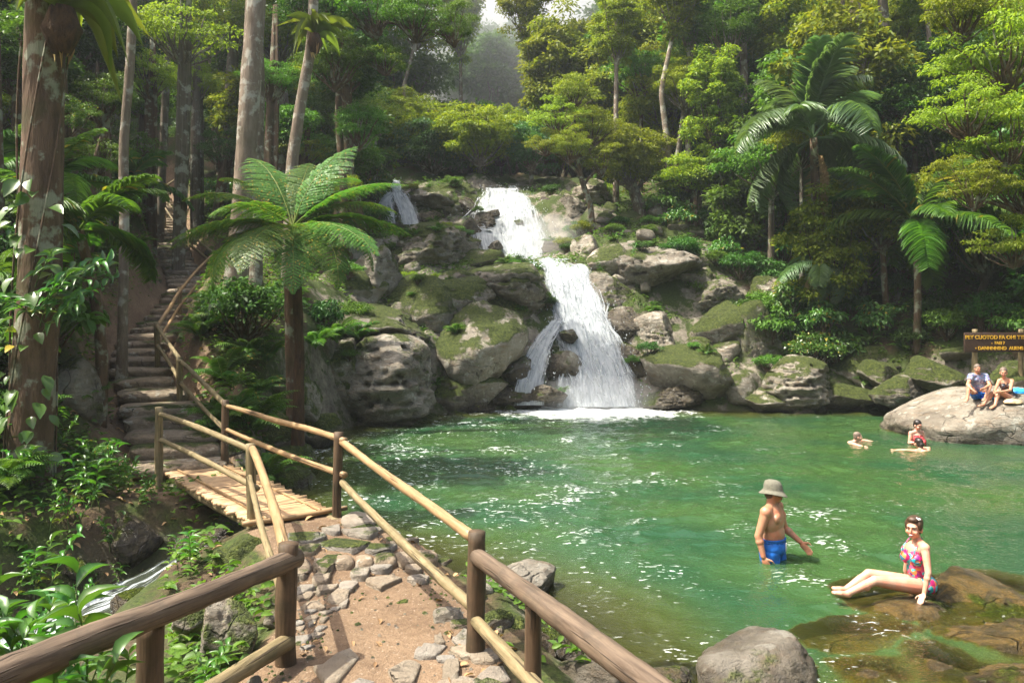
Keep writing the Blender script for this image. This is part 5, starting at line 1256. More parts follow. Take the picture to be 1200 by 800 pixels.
# lower trees under the canopy
un = poisson(230, (-30, 30, 13, 50), 1.75, lambda x, y: in_view(x, y) and clear_of(x, y) > 1.6 and not (y > 40 and -150 < x / y * FP < 40))
for i, (x, y) in enumerate(un):
    left = x < 0; g = hz(x, y, False); key = ['layer0', 'round1', 'fine0', 'airy0', 'fine1', 'airy1', 'tall1'][int(RNG.integers(0, 7))]
    R0 = CROWN[key]['R'][0]; s = RNG.uniform(1.4, 2.5) / R0; h = RNG.uniform(1.6, 6.5)
    if left and over_stairs((x, y, g + h), R0 * s) and RNG.random() < .7: continue
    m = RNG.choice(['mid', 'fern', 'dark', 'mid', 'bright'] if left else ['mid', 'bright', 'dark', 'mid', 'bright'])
    tree_at((x, y, g + h), s, key, m, ['brown', 'grey'][i % 2], RNG.uniform(.04, .09), 'understory_tree',
            'slender young tree in the understory left of the waterfall' if left else 'slender young tree in the understory right of the pool', 'understory left of the waterfall' if left else 'understory right of the pool')
# far valley
fa = poisson(170, (-62, 70, 52, 185), 6.2, lambda x, y: in_view(x, y, 1.05) and abs(x) < 62, tries=9000)
for i, (x, y) in enumerate(fa):
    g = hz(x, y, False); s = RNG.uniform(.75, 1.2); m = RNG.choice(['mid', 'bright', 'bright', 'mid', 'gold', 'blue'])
    pxx = 600 + x / y * FP
    if 440 < pxx < 700 and not 570 < pxx < 612 and HZ - (g + 9 + 4.4 * s - CH) / y * FP < 18: s *= .62; g -= 2.5
    tree_at((x, y, g + RNG.uniform(5.5, 9) ), s, 'far%d' % (i % 3), m, 'grey', .25, 'valley_tree', 'hazy tree on the far valley slopes above the waterfalls', 'hazy trees in the far valley')
lo = poisson(60, (-14, 8, 40, 62), 1.9, lambda x, y: -185 < x / y * FP < 80)
for i, (x, y) in enumerate(lo):
    g = hz(x, y, False); key = ['round1', 'fine0', 'layer1', 'round3'][i % 4]; s = RNG.uniform(1.3, 2.3) / CROWN[key]['R'][0]
    tree_at((x, y, g + RNG.uniform(1.4, 3.0)), s, key, RNG.choice(['mid', 'bright', 'gold', 'bright', 'blue']), 'grey', .07, 'valley_tree', 'low leafy tree on the valley floor just above the waterfalls', 'low trees on the valley floor')
# shrubs on the forest floor and banks
sh = poisson(190, (-16, 22, 9, 36), .95, lambda x, y: in_view(x, y, 1.1) and clear_of(x, y) > .75)
for i, (x, y) in enumerate(sh):
    left = x < 0; key = ['bush0', 'bush1', 'bush2', 'big0', 'big1', 'big2'][int(RNG.integers(0, 6))]
    bush_at(x, y, RNG.uniform(.55, 1.15), key, RNG.choice(['dark', 'mid', 'ginger', 'dark']), 'shrub', 'low green shrub on the bank beside the stairs' if left else 'low green shrub on the shaded right bank',
            'shrubs on the left bank' if left else 'shrubs on the right bank')
fe = poisson(70, (-11, 14, 8, 30), .9, lambda x, y: in_view(x, y, 1.05) and clear_of(x, y) > .25 and not (y < 10 and -500 < x / y * FP < -340))
for i, (x, y) in enumerate(fe):
    small_fern(x, y, RNG.uniform(.5, .95), i, 'green fern growing on the left bank' if x < 0 else 'green fern growing on the right bank', 'ferns on the left bank' if x < 0 else 'ferns on the right bank')
# low leaves covering the ground between them
n = 130000
gx_ = RNG.uniform(-16, 22, n); gy_ = 6 + 34 * RNG.random(n) ** 1.3; q = np.column_stack([gx_, gy_])
mclr = np.minimum(-poly_sd(q, POOL) - .35, np.minimum(line_d(q, STAIR)[0] - .85, np.minimum(line_d(q, PATH)[0] - 1.0, line_d(q, STREAM)[0] - .7)))
pat = fbm(np.column_stack([q * .9, np.zeros(n)]), 3, 91)
rk = line_d(q, ROCKLINE); rockm = rk[0] < rk[1][:, 0] + .8
keep = ~((q[:, 0] / q[:, 1] * FP < -345) & (q[:, 0] / q[:, 1] * FP > -520) & (q[:, 0] / q[:, 1] * FP < -405) & (q[:, 1] < 11)) & (mclr > 0) & (pat > -.22) & (np.abs(gx_) < gy_ * .72 + 2) & ~(rockm & (pat < .1))
q = q[keep]; zq = height(q); n = len(q)
P = np.column_stack([q, zq + RNG.uniform(.02, .22, n)]); a = RNG.uniform(0, 6.28, n)
A = np.column_stack([np.cos(a), np.sin(a), RNG.uniform(-.1, .7, n)]); LL = RNG.uniform(.07, .17, n)
V, F = inst(T_LEAF, F_LEAF, P, A, np.array([0, 0, 1.]) + RNG.normal(size=(n, 3)) * .4, LL, LL * .5)
tag(link('ground_cover', mk_mesh('ground_cover', V, [F], ML['mid'])), 'low leafy ground cover over the forest floor', None, None, 'stuff')
n = 5000
gx_ = RNG.uniform(-9, 2, n); gy_ = RNG.uniform(4.2, 24, n); q = np.column_stack([gx_, gy_]); dd = line_d(q, STAIR)[0]
keep = (poly_sd(q, POOL) < -.2) & (((dd > .5) & (dd < 3.5)) | (RNG.random(n) < .06)) & (line_d(q, STREAM)[0] > .6); q = q[keep]; n = len(q)
a = RNG.uniform(0, 6.28, n); LL = RNG.uniform(.05, .13, n)
V, F = inst(T_LEAF, F_LEAF, np.column_stack([q, height(q) + .03]), np.column_stack([np.cos(a), np.sin(a), RNG.normal(size=n) * .15]), np.array([0, 0, 1.]) + RNG.normal(size=(n, 3)) * .25, LL, LL * .5)
tag(link('fallen_leaves', mk_mesh('fallen_leaves', V, [F], ML['litter'])), 'dry fallen leaves on the earth', None, None, 'stuff')
# ================================================================== stairs, path, bridge, railings, sign
M_STEP = mat_rock('step_stone', mossy=.12, earth=True); M_FLAG = mat_rock('flagstone', mossy=.1, flag=True)
M_LOG = mat_wood('weathered_log', (.060,.040,.026), (.165,.120,.082), .66, gr=.4)
M_POST = mat_wood('dark_post', (.055,.034,.020), (.13,.085,.05), .6, gr=.55, grime=(.03,.03,.018))
M_PALE = mat_wood('pale_pole', (.22,.135,.065), (.39,.265,.14), .5, gr=.35, grime=(.14,.10,.05))
M_OLIVE = mat_wood('greenish_pole', (.13,.10,.05), (.28,.22,.12), .6, gr=.5, grime=(.07,.07,.03))
M_SLAT = mat_wood('bamboo_slat', (.33,.20,.105), (.55,.38,.21), .5, gr=.4, grime=(.20,.14,.08))

def round_box(seed, n=7.0, noise=.05):
    d = ICO_V3; r = 1 / (np.abs(d) ** n).sum(1) ** (1 / n); p = d * r[:, None]
    return p * (1 + noise * fbm(p * 1.6 + seed * 5, 3, seed))[:, None] + d * (.03 * fbm(p * 5 + seed, 2, seed))[:, None]
STEPS = [mk_mesh('step', round_box(20 + k, 6.0, .10) * .5, ICO_F3, M_STEP, True) for k in range(5)]
SP = np.array(STAIR); Ls = np.concatenate([[0], np.cumsum(np.linalg.norm(np.diff(SP[:, :2], axis=0), axis=1))])
stairs = empty('stone_staircase', SP[0, :3]); tag(stairs, 'long flight of worn stone steps climbing the left slope into the forest', 'stairs')
zs = np.arange(SP[0, 2] + .08, SP[-1, 2], .165)
for i, z in enumerate(zs):
    s = np.interp(z, SP[:, 2], Ls); x, y, w = (np.interp(s, Ls, SP[:, c]) for c in (0, 1, 3))
    x2, y2 = (np.interp(min(s + .5, Ls[-1]), Ls, SP[:, c]) for c in (0, 1))
    ds_ = np.interp(z + .165, SP[:, 2], Ls) - s
    rz = math.atan2(-(x2 - x), y2 - y)
    if s + .5 >= Ls[-1]: rz = .1
    link('step', STEPS[i % 5], stairs, np.array([x, y, z - .115]) - SP[0, :3], (RNG.normal() * .015, RNG.normal() * .02, rz * .75 + RNG.normal() * .05), (w * 1.85 * RNG.uniform(.92, 1.08), (ds_ + .20), .25 * RNG.uniform(.9, 1.1)))
# flagstones and blocks of the path
def flag_mesh(cells, mat, name):
    mb = MB()
    for i, (x, y, r, z, h) in enumerate(cells):
        r_ = np.random.default_rng(900 + i); n = 9; a = np.sort(r_.uniform(0, 6.28, n) * .25 + np.arange(n) / n * 6.28 * .75 + r_.uniform(0, .4)); q = r * r_.uniform(.78, 1.18, n)
        el = r_.uniform(.7, 1.25)
        ring = np.column_stack([np.cos(a) * q * el, np.sin(a) * q / el]); t = r_.normal(size=2) * .04
        V = []
        for sc, zz in ((1.0, -h), (1.0, -.022), (.965, -.007), (.9, 0), (.5, .003)):
            V.append(np.column_stack([ring * sc, zz + (ring * sc) @ t]))
        V.append([[0, 0, .004]]); V = np.vstack(V) + [x, y, z]
        V[n * 1:, 2] += fbm(V[n * 1:] * 11, 2, i) * .006
        F = [np.stack([k * n + np.arange(n), k * n + (np.arange(n) + 1) % n, (k + 1) * n + (np.arange(n) + 1) % n, (k + 1) * n + np.arange(n)], -1) for k in range(4)]
        Tt = np.stack([4 * n + np.arange(n), 4 * n + (np.arange(n) + 1) % n, np.full(n, 5 * n)], -1)
        mb.add(V, np.vstack(F), Tt)
    return tag(mb.build(name, mat, None, True), kind='structure')
def pack(n, f, rmin, rmax, zf, h, tries=3000):
    c = []
    for _ in range(tries):
        x, y = f(); r = RNG.uniform(rmin, rmax)
        if all((x - a) ** 2 + (y - b) ** 2 > (.90 * (r + q)) ** 2 for a, b, q, *_ in c): c.append((x, y, r, zf(x, y), h))
        if len(c) >= n: break
    return c
def strip(p0, p1, w):
    p0, p1 = np.array(p0), np.array(p1); e = p1 - p0; nn = np.array([-e[1], e[0]]) / np.linalg.norm(e)
    return lambda: tuple(p0 + e * RNG.random() + nn * RNG.uniform(-w, w))
zt = lambda dz: (lambda x, y: hz(x, y, False) + dz)
cells = pack(34, strip((-2.2,9.1), (-1.35,8.45), .55), .15, .29, zt(.05), .18) + pack(20, strip((-2.05,7.75), (-.95,8.05), .2), .11, .2, zt(.05), .14)
cells += pack(12, strip((-1.95,7.35), (-1.55,7.5), .2), .08, .15, zt(.03), .12) + pack(26, strip((-1.5,5.75), (-.1,5.95), .28), .13, .25, zt(.035), .14) + pack(24, strip((-.6,6.2), (-.15,7.0), .16), .07, .15, zt(.03), .12)
cells += pack(22, strip((-1.9,5.35), (.0,5.4), .2), .13, .25, zt(.03), .14) + pack(14, strip((-1.75,6.4), (-1.7,7.2), .12), .05, .11, zt(.02), .1)
flag_mesh(cells, M_FLAG, 'path_paving')
blk = [mk_mesh('stone_block', round_box(40 + k, 5.0, .12) * .5, ICO_F3, M_STEP, True) for k in range(4)]
for i in range(7):
    t = i / 6; x, y = -2.15 + t * 1.25, 8.12 + t * .32 + RNG.normal() * .02
    tag(link('stone_block', blk[i % 4], None, (x, y, .40), (0, 0, .26 + RNG.normal() * .12), (.21 * RNG.uniform(.85, 1.2), .3, .26)), 'rough stone block in the step across the path below the bridge', 'stone block', 'blocks of the path step')
for i in range(26):   # dry stone abutments under both ends of the bridge
    far = i < 18; k = i if far else i - 18
    x, y, z = (-4.55 - .16 * (k % 6) - .07 * (k // 6), 11.75 + .22 * (k % 6) * .55 - .12, -.1 + .24 * (k // 6)) if far else (-2.75 + .2 * (k % 4), 9.55 + .15 * (k % 4) - .0, .1 + .22 * (k // 4))
    tag(link('stone_block', rock_me('stone', i % 6, M_MOSSY if i % 3 else M_ROCK), None, (x + RNG.normal() * .03, y, z), (0, 0, RNG.uniform(0, 6)), .17 * RNG.uniform(.85, 1.2)), 'rounded stone in the dry wall carrying the far end of the bridge' if far else 'rounded stone in the dry wall carrying the near end of the bridge', 'stone block', 'far bridge abutment stones' if far else 'near bridge abutment stones')

def log(mb, p0, p1, r0, r1, seed=0, n=12, bend=.0045, over=0.0, noise=.14):
    p0, p1 = np.array(p0, float), np.array(p1, float); e = p1 - p0; p0 = p0 - unit(e) * over; p1 = p1 + unit(e) * over
    m = max(6, int(np.linalg.norm(e) / .08)); t = np.linspace(0, 1, m)[:, None]; r_ = np.random.default_rng(seed)
    P = p0 + (p1 - p0) * t + np.sin(t * np.pi) * r_.normal(size=3) * bend * np.linalg.norm(e) + np.sin(t * 2.2 * np.pi + r_.uniform(0, 6)) * r_.normal(size=3) * bend * .35 * np.linalg.norm(e) * np.sin(t * np.pi)
    rr = np.linspace(r0, r1, m) * (1 + .05 * np.sin(t[:, 0] * r_.uniform(5, 14) + r_.uniform(0, 6)))
    mb.tube(P, rr, n, True, noise, seed); return mb
SEED = [0]
def pole(root, name, p0, p1, r0, r1, mat, **kw):
    SEED[0] += 1; b = np.array(root.location)
    return log(MB(), np.array(p0) - b, np.array(p1) - b, r0, r1, SEED[0], **kw).build(name, mat, root, True)
def post(root, x, y, z0, z1, r, mat, lean=.015):
    return pole(root, 'post', (x, y, z0 - .35), (x + RNG.normal() * lean, y + RNG.normal() * lean, z1), r * 1.06, r, mat, bend=.006, noise=.06)
# --- bridge
u = np.array([-.6, .8, 0]); v = np.array([.8, .6, 0]); NL = np.array([-2.98, 9.15, .64])
bridge = empty('bamboo_bridge', NL); tag(bridge, 'small footbridge decked with bamboo slats over the stream', 'bridge')
mb = MB(); Lb = 3.75; ns = 66
for i in range(ns):
    c = NL + u * (i + .5) / ns * Lb - NL; j1, j2 = RNG.uniform(-.07, .05, 2); wdt = 1.02 - .08 * i / ns
    p0 = c - v * (.04 + j1); p1 = c + v * (wdt + j2); p0[2] += RNG.normal() * .004; p1[2] += RNG.normal() * .004
    mb.tube(np.linspace(p0, p1, 7), .027 * RNG.uniform(.85, 1.12), 8, True)
mb.build('deck', M_SLAT, bridge, True)
for off in (.16, .82): pole(bridge, 'edge_pole', NL + v * off - u * .03 + [0, 0, .038], NL + v * (off - .04) + u * Lb + [0, 0, .038], .018, .015, M_PALE, bend=.004)
for off in (.1, .5, .92): pole(bridge, 'beam', NL + v * off - u * .25 + [0, 0, -.10], NL + v * (off - .05) + u * (Lb + .25) + [0, 0, -.10], .07, .065, M_OLIVE, bend=.004)
pole(bridge, 'end_pole', NL - v * .12 - u * .03 + [0, 0, .02], NL + v * 1.16 - u * .03 + [0, 0, .02], .032, .03, M_PALE, bend=.003)
mb = MB(); pc = NL + v * 1.02 - u * .12 + [0, 0, -.085] - NL; an = np.linspace(0, 6.2832, 17)[:-1]   # hollow bamboo end
BP = {'nl': np.array([-3.03, 9.3, .5]), 'nr': np.array([-2.08, 9.62, .5]), 'fl': np.array([-5.15, 11.65, .55]), 'fr': np.array([-4.56, 12.7, .6])}
TOP = {'nl': 1.53, 'nr': 1.62, 'fl': 1.69, 'fr': 1.69}
for k in BP: post(bridge, BP[k][0], BP[k][1], BP[k][2] - .2, TOP[k], .056, M_OLIVE if k[1] == 'l' else M_POST)
def rz_(k, z): return np.array([BP[k][0], BP[k][1], z])
for a_, b_, m in (('fl', 'nl', M_OLIVE), ('fr', 'nr', M_PALE)):
    sd_ = -v * .0 + np.array([.04, -.03, 0])
    pole(bridge, 'rail', rz_(a_, TOP[a_] - .10) + sd_, rz_(b_, TOP[b_] - .09) + sd_, .036, .04, m, over=.07)
    pole(bridge, 'rail', rz_(a_, TOP[a_] - .47) + sd_, rz_(b_, TOP[b_] - .50) + sd_, .033, .038, m, over=.07)
# --- railings by the path
rl = empty('log_railing', (-1.74, 6.15, .3)); tag(rl, 'dark weathered log railing along the left side of the dirt path', 'railing')
post(rl, -1.74, 6.15, .25, 1.265, .079, M_POST); post(rl, -2.24, 4.9, .2, 1.14, .08, M_POST); post(rl, -2.75, 2.9, .3, 1.2, .08, M_POST)
pole(rl, 'rail', (-1.70, 6.17, 1.13), (-2.95, 2.2, 1.36), .077, .085, M_LOG, over=.06, n=16, noise=.14, bend=.006)
pole(rl, 'rail', (-1.72, 6.12, .52), (-2.85, 2.4, .62), .062, .07, M_OLIVE, n=14, noise=.12)
rr = empty('log_railing', (-.29, 6.3, .3)); tag(rr, 'dark weathered log railing between the dirt path and the pool', 'railing')
post(rr, -.29, 6.3, .28, 1.315, .072, M_POST); post(rr, .125, 5.35, .2, 1.10, .058, M_POST); post(rr, .95, 3.4, .2, 1.1, .06, M_POST)
pole(rr, 'rail', (-.26, 6.22, 1.13), (1.12, 2.9, 1.2), .068, .076, M_LOG, over=.03, n=16, noise=.14, bend=.006)
pole(rr, 'rail', (-.28, 6.26, .62), (.98, 3.1, .58), .05, .055, M_OLIVE, n=14, noise=.12)
rp = empty('pole_railing', (-2.08, 9.62, .6)); tag(rp, 'pale yellow pole rails sloping from the bridge down to the dark post by the pool', 'railing')
pole(rp, 'rail', (-2.05, 9.62, 1.50), (-.34, 6.36, 1.27), .043, .046, M_PALE, over=.06)
pole(rp, 'rail', (-2.05, 9.62, 1.02), (-.34, 6.36, .72), .042, .047, M_OLIVE, over=.06, noise=.16)
rq = empty('pole_railing', (-3.03, 9.3, .6)); tag(rq, 'pair of pole rails from the near left bridge post to the dark path post', 'railing')
pole(rq, 'rail', (-3.0, 9.24, 1.47), (-1.76, 6.2, 1.17), .042, .046, M_PALE, over=.03)
pole(rq, 'rail', (-3.03, 9.22, 1.15), (-1.80, 6.2, .90), .032, .034, M_OLIVE, over=.03)
# --- stair railing
ST = [at(211,482,15.2), at(184,436,17.5), at(211,376,22.0), at(250,330,26.7), at(222,302,31.0), at(193,264,33.5)]
TOPS = [at(211,418,15.2)[2], at(184,378,17.5)[2], at(211,336,22)[2], at(250,294,26.7)[2], at(222,271,31)[2], at(193,230,33.5)[2]]
sr = empty('stair_railing', ST[0]); tag(sr, 'rustic pole railing running up the right side of the stone stairs', 'railing')
for p, t in zip(ST, TOPS):
    g = min(p[2], hz(p[0], p[1], False)); post(sr, p[0], p[1], g, t, .058, M_OLIVE)
prev = (rz_('fr', TOP['fr'] - .08), rz_('fr', TOP['fr'] - .48))
for i, (p, t) in enumerate(zip(ST, TOPS)):
    a_ = np.array([p[0] + .03, p[1] - .04, t - .08]); b_ = np.array([p[0] + .03, p[1] - .04, t - .50]); m = M_PALE if i in (2, 3) else M_OLIVE
    pole(sr, 'rail', prev[0], a_, .042, .04, m, over=.06); pole(sr, 'rail', prev[1], b_, .038, .036, m, over=.05); prev = (a_, b_)
up_ = empty('fence', at(215, 228, 37.5)); tag(up_, 'short two rail fence high on the forest path at the top of the stairs', 'fence')
q0, q1, q2 = at(192, 232, 36.5), at(213, 226, 38), at(180, 240, 36)
for q in (q1, q0): post(up_, q[0], q[1], min(q[2], hz(q[0], q[1], False)), q[2] + .95, .05, M_OLIVE)
for dz in (.85, .4): pole(up_, 'rail', q0 + [0, 0, dz - .35], q1 + [0, 0, dz], .035, .035, M_OLIVE, over=.05)
# --- sign
M_BOARD = mat_wood('sign_board', (.035,.018,.012), (.060,.034,.022), .6, gr=.2); M_LETTER = mat_plain('sign_letters', (.62,.36,.03), .5)
c = at(1171, 401, 22.0); sg = empty('wooden_sign', (c[0], c[1], hz(c[0], c[1])))
tag(sg, 'dark brown wooden sign with yellow lettering on two posts behind the bathers', 'sign'); c0 = c - np.array(sg.location)
mb = MB(); mb.box(c0, (1.95, .05, .54)); bo = mb.build('board', M_BOARD, sg)
bv = bo.modifiers.new('bevel', 'BEVEL'); bv.width = .012; bv.segments = 2
for dx in (-.62, .66): pole(sg, 'post', c + [dx, .09, -1.6], c + [dx, .09, .36], .07, .065, M_OLIVE, noise=.05)
def words(txt, size, x, z):
    cu = D.curves.new('lettering', 'FONT'); cu.body = txt; cu.size = size; cu.align_x = 'CENTER'; cu.align_y = 'CENTER'; cu.extrude = .006; cu.offset = .004; cu.materials.append(M_LETTER)
    o = link('lettering', cu); bpy.context.view_layer.update(); me = D.meshes.new_from_object(o.evaluated_get(bpy.context.evaluated_depsgraph_get())); D.objects.remove(o)
    return link('lettering', me, sg, c0 + [x, -.031, z], (math.radians(90), 0, 0))
words('PEY CUOTOD FA OHI TTEIETY', .142, .02, .135); words('-  FAEI 7', .105, -.05, -.02); words('\u2022 DANNNNIND  AUENS', .125, -.02, -.165)

# ================================================================== hero trees and plants
def heart_leaves(root, pts, n, L, mat, seed, out=.12, name='leaves'):
    r_ = np.random.default_rng(seed); pts = np.asarray(pts); k = r_.integers(0, len(pts), n); a = r_.uniform(0, 6.28, n)
    a = np.where(r_.random(n) < .6, -1.57 + r_.normal(size=n) * .9, a)
    dirs = np.column_stack([np.cos(a), np.sin(a), r_.uniform(-.7, .25, n)])
    P = pts[k] + dirs * np.array([1, 1, .1]) * out; LL = L * r_.uniform(.6, 1.3, n)
    V, F = inst(T_LEAF, F_LEAF, P, dirs + [0, 0, -.3], np.array([0, -.3, 1.]) + dirs * .5 + r_.normal(size=(n, 3)) * .3, LL, LL * .62)
    return link(name, mk_mesh(name, V, [F], ML[mat], True), root)
def hero_tree(pix, r0, r1, bark, label, key, cs, mat, flare=.9, cz=None, name='tree', noise=.10, down=.4):
    P = np.array([at(*p) for p in pix]); P[0, 2] = min(P[0, 2], hz(P[0, 0], P[0, 1])) - down
    t = np.linspace(0, 1, 60); tt = np.concatenate([[0], np.cumsum(np.linalg.norm(np.diff(P, axis=0), axis=1))]); tt /= tt[-1]
    C = np.column_stack([np.interp(t, tt, P[:, c]) for c in range(3)])
    ker = np.hanning(13)[1:-1]; ker /= ker.sum()
    C = np.column_stack([np.convolve(np.concatenate([2 * q[0] - q[5:0:-1], q, 2 * q[-1] - q[-2:-7:-1]]), ker, 'valid') for q in C.T])
    root = empty(name, P[0]); tag(root, label, 'tree')
    rad = np.interp(t, [0, 1], [r0, r1]) * (1 + flare * np.exp(-t * 22))
    MB().tube(C - P[0], rad, 18, False, noise, int(pix[0][0])).build('trunk', BK[bark], root, True)
    if key:
        top = C[-1] + [0, 0, CROWN[key]['R'][2] * cs * .8] - P[0]
        link('branches', limb_me(key, bark), root, top, (0, 0, 1), cs); link('crown', crown_me(key, mat), root, top, (0, 0, 1), cs)
    return root, C
t1, C1 = hero_tree([(38,640,11.0),(34,520,11.0),(46,330,11),(50,180,11),(54,0,11),(60,-260,11)], .29, .24, 'brown', 'massive rough barked tree with climbers beside the stream', None, 1.5, 'mid', .5)
t2, C2 = hero_tree([(142,340,16.5),(146,250,16.5),(144,170,16.5),(152,90,16.5),(156,0,16.5),(160,-160,16.5)], .10, .085, 'pale', 'thin pale wavy trunk standing on the slope left of the stairs', None, 1.2, 'mid', .8)
t3, C3 = hero_tree([(186,240,31),(192,150,31),(197,60,31),(200,-60,31)], .16, .12, 'grey', 'slim grey tree at the top of the stairs', 'round1', .8, 'bright', .4)
t4, C4 = hero_tree([(272,352,20),(284,250,20),(292,120,20),(300,0,20),(306,-220,20)], .28, .22, 'pale', 'big straight pale trunk behind the tree fern', 'airy0', 1.2, 'mid', .35)
t4b, C4b = hero_tree([(300,345,21.2),(300,240,21.2),(304,100,21.2),(300,0,21.2),(298,-160,21.2)], .17, .13, 'grey', 'thinner dark trunk growing close behind the big pale trunk', None, 1.2, 'dark', .5)
t5, C5 = hero_tree([(336,262,22),(342,190,22),(354,110,22),(366,50,22),(368,-20,22),(380,-120,22)], .17, .13, 'pale', 'leaning pale trunk holding a bird nest fern', None, 1.3, 'dark', .4)
t6, C6 = hero_tree([(243,225,46),(246,120,46),(250,0,46),(252,-60,46)], .20, .15, 'grey', 'thin far trunk in the hazy light shaft left of the big pale tree', 'far0', .7, 'blue', .3)
t7, C7 = hero_tree([(88,300,24),(86,220,24),(90,150,24),(88,80,24)], .13, .10, 'grey', 'short slim trunk among the palms behind the massive tree', 'round0', .5, 'dark', .3)
t8, C8 = (None, None) if True else hero_tree([(697,282,33.5),(694,245,33.5),(684,215,33.5),(678,190,33.5)], .17, .12, 'brown', 'dark leaning tree at the right edge of the upper waterfall', 'round3', .55, 'gold', .5)
t9, C9 = hero_tree([(1030,330,31),(1014,200,31),(1006,60,31),(1000,-20,31),(998,-100,31)], .24, .19, 'pale', 'tall pale trunk rising behind the palm', 'round0', .8, 'mid', .5)
t10, C10 = hero_tree([(1050,330,34),(1046,150,34),(1034,0,34),(1030,-90,34)], .24, .19, 'grey', 'tall grey trunk beside the pale trunk behind the palm', 'round2', .7, 'mid', .5)
t11, C11 = hero_tree([(872,300,37),(868,190,37),(872,90,37),(870,20,37)], .22, .16, 'pale', 'pale forked trunk among the dark right hand forest', 'tall0', .7, 'mid', .5)
t12, C12 = hero_tree([(346,400,16.2),(342,340,16.2),(344,280,16.2),(350,246,16.2)], .17, .14, 'brown', 'stout mossy trunk just behind the tree fern', None, 1.0, 'dark', .8)
# climbers on the massive tree
vn = empty('climbing_plant', C1[8]); tag(vn, 'broad leaved climber hanging on the massive tree trunk', 'plant')
b0 = np.array(vn.location); Cc = C1[4:40]
for k in range(4):
    th = np.linspace(0, 5, 40) + k * 1.9; s_ = np.linspace(0, len(Cc) - 1, 40); p = np.column_stack([np.interp(s_, np.arange(len(Cc)), Cc[:, c]) for c in range(3)])
    p = p + np.column_stack([np.cos(th * .6), np.sin(th * .6), 0 * th]) * .31
    MB().tube(p - b0, .014, 6, False).build('vine', BK['brown'], vn, True)
heart_leaves(vn, C1[5:30] - b0 + np.array([0, -.1, 0]), 95, .26, 'ginger', 5, .30)
ex = empty('climbing_plant', C1[20]); tag(ex, 'leafy spray of long leaves sprouting from the massive trunk at mid height', 'plant')
for k in range(16):
    st, lv = stem_plant_me(200 + k % 5); a = -1.2 + RNG.normal() * .9
    link('stem', st, ex, (RNG.uniform(0, .25), -.2, RNG.uniform(-.5, .3)), (RNG.uniform(.2, .7), RNG.uniform(.3, .9), a + 1.0), .95); link('leaves', lv, ex, ex.children[-1].location, ex.children[-1].rotation_euler, .95)
def nest_fern(c, L, n, label, seed):
    root = empty('birds_nest_fern', c); tag(root, label, 'fern'); r_ = np.random.default_rng(seed)
    for i in range(n):
        link('leaf', NEST_LEAF[i % 3], root, (0, 0, 0), (r_.uniform(-.3, .3), -r_.uniform(-.35, .95), i * 2.4 + r_.uniform(-.3, .3)), L * r_.uniform(.7, 1.1))
    for i in range(5): link('dry_leaf', NEST_DRY, root, (0, 0, -.05), (r_.uniform(-.3, .3), r_.uniform(1.1, 1.5), i * 1.3), L * r_.uniform(.4, .7))
    ob = MB(); ob.tube(np.array([[0, 0, -.45], [0, 0, -.2], [0, 0, .05]]) * L, np.array([.10, .2, .12]) * L, 10, True, .2); ob.build('root_ball', BK['fibre'], root, True)
    return root
NEST_DRY = one_lamina('dry_leaf', ML['dry'], *lamina(9, ([0,.1,.4,.75,1],[.25,.5,.95,.7,.05]), .6, .12, .03), .09)
nest_fern(at(72, 14, 10.65), 1.25, 26, 'bird nest fern on the massive trunk at the top of the picture', 3)
nest_fern(at(369, 42, 21.8), 1.05, 22, 'bird nest fern perched on the leaning pale trunk', 4)
# tree fern
tfc = at(343, 266, 15.0); tb = np.array([tfc[0] + .06, tfc[1], hz(tfc[0], tfc[1])]); tf = empty('tree_fern', tb); tag(tf, 'large tree fern with spreading lacy fronds between stairs and waterfall', 'tree fern')
t_ = np.linspace(-.05, 1, 30)[:, None]
MB().tube((tfc - tb) * t_ + np.sin(t_ * 3) * [.08, .05, 0], .085 + .09 * np.exp(-t_[:, 0] * 5), 16, True, .25, 4).build('trunk', BK['fibre'], tf, True)
az = [3.05, 2.6, 3.5, 2.15, 1.6, 1.05, .5, .05, -.35, -.85, -1.3, -1.75, -2.3, -2.75, .8, 2.9, -.1, -2.0, -.6, 2.35]
for i, a in enumerate(az):
    e = [.5, .75, .1, .9, 1.05, .8, .45, .2, -.15, -.3, -.45, -.2, -.35, .05, 1.15, -.2, .6, .25, .0, 1.0][i]
    link('frond', FERN_FR[[0, 1, 1, 0, 1, 0, 0, 1, 2, 2, 0, 0, 2, 1, 1, 0, 1, 0, 1, 1][i]], tf, tfc - tb, (RNG.uniform(-.25, .25), -e + .30, a), 2.25 * RNG.uniform(.92, 1.08))
def palm(c, L, fr, elev, n, label, seed, name='palm', bark='brown', r=.14, az=None, dry=0, cat='palm tree'):
    b0 = np.array([c[0] + .2, c[1] + .3, 0]); b0[2] = hz(b0[0], b0[1]) - .1; root = empty(name, b0); tag(root, label, cat); top = np.array(c) - b0
    t_ = np.linspace(0, 1, 24)[:, None]; MB().tube(top * t_ + np.sin(t_ * 3.1) * [.12, .1, 0], r * (1.3 - .3 * t_[:, 0]), 12, True, .12, seed).build('trunk', BK[bark], root, True)
    rosette(root, fr, n, L, elev, seed, top, az=az)
    if dry: rosette(root, PALM_DRY, dry, L * .8, [-1.1, -.9], seed + 1, top - [0, 0, .1], name='dry_frond')
    return root
palm(at(953, 162, 27.4), 3.4, PALM_FR, [1.2, .75, .3, -.1, -.6], 18, 'tall palm with arching grey green fronds on the right bank', 21, dry=1)
palm(at(1072, 262, 25.7), 3.1, CYC_FR, [.8, .35, .05, -.35], 15, 'cycad like palm with glossy green fronds near the sign', 22, r=.1)
palm(at(1150, 268, 26.5), 2.3, PALM_FR, [.6, .2, -.2], 11, 'small palm half hidden at the right behind the sign', 23, r=.08)
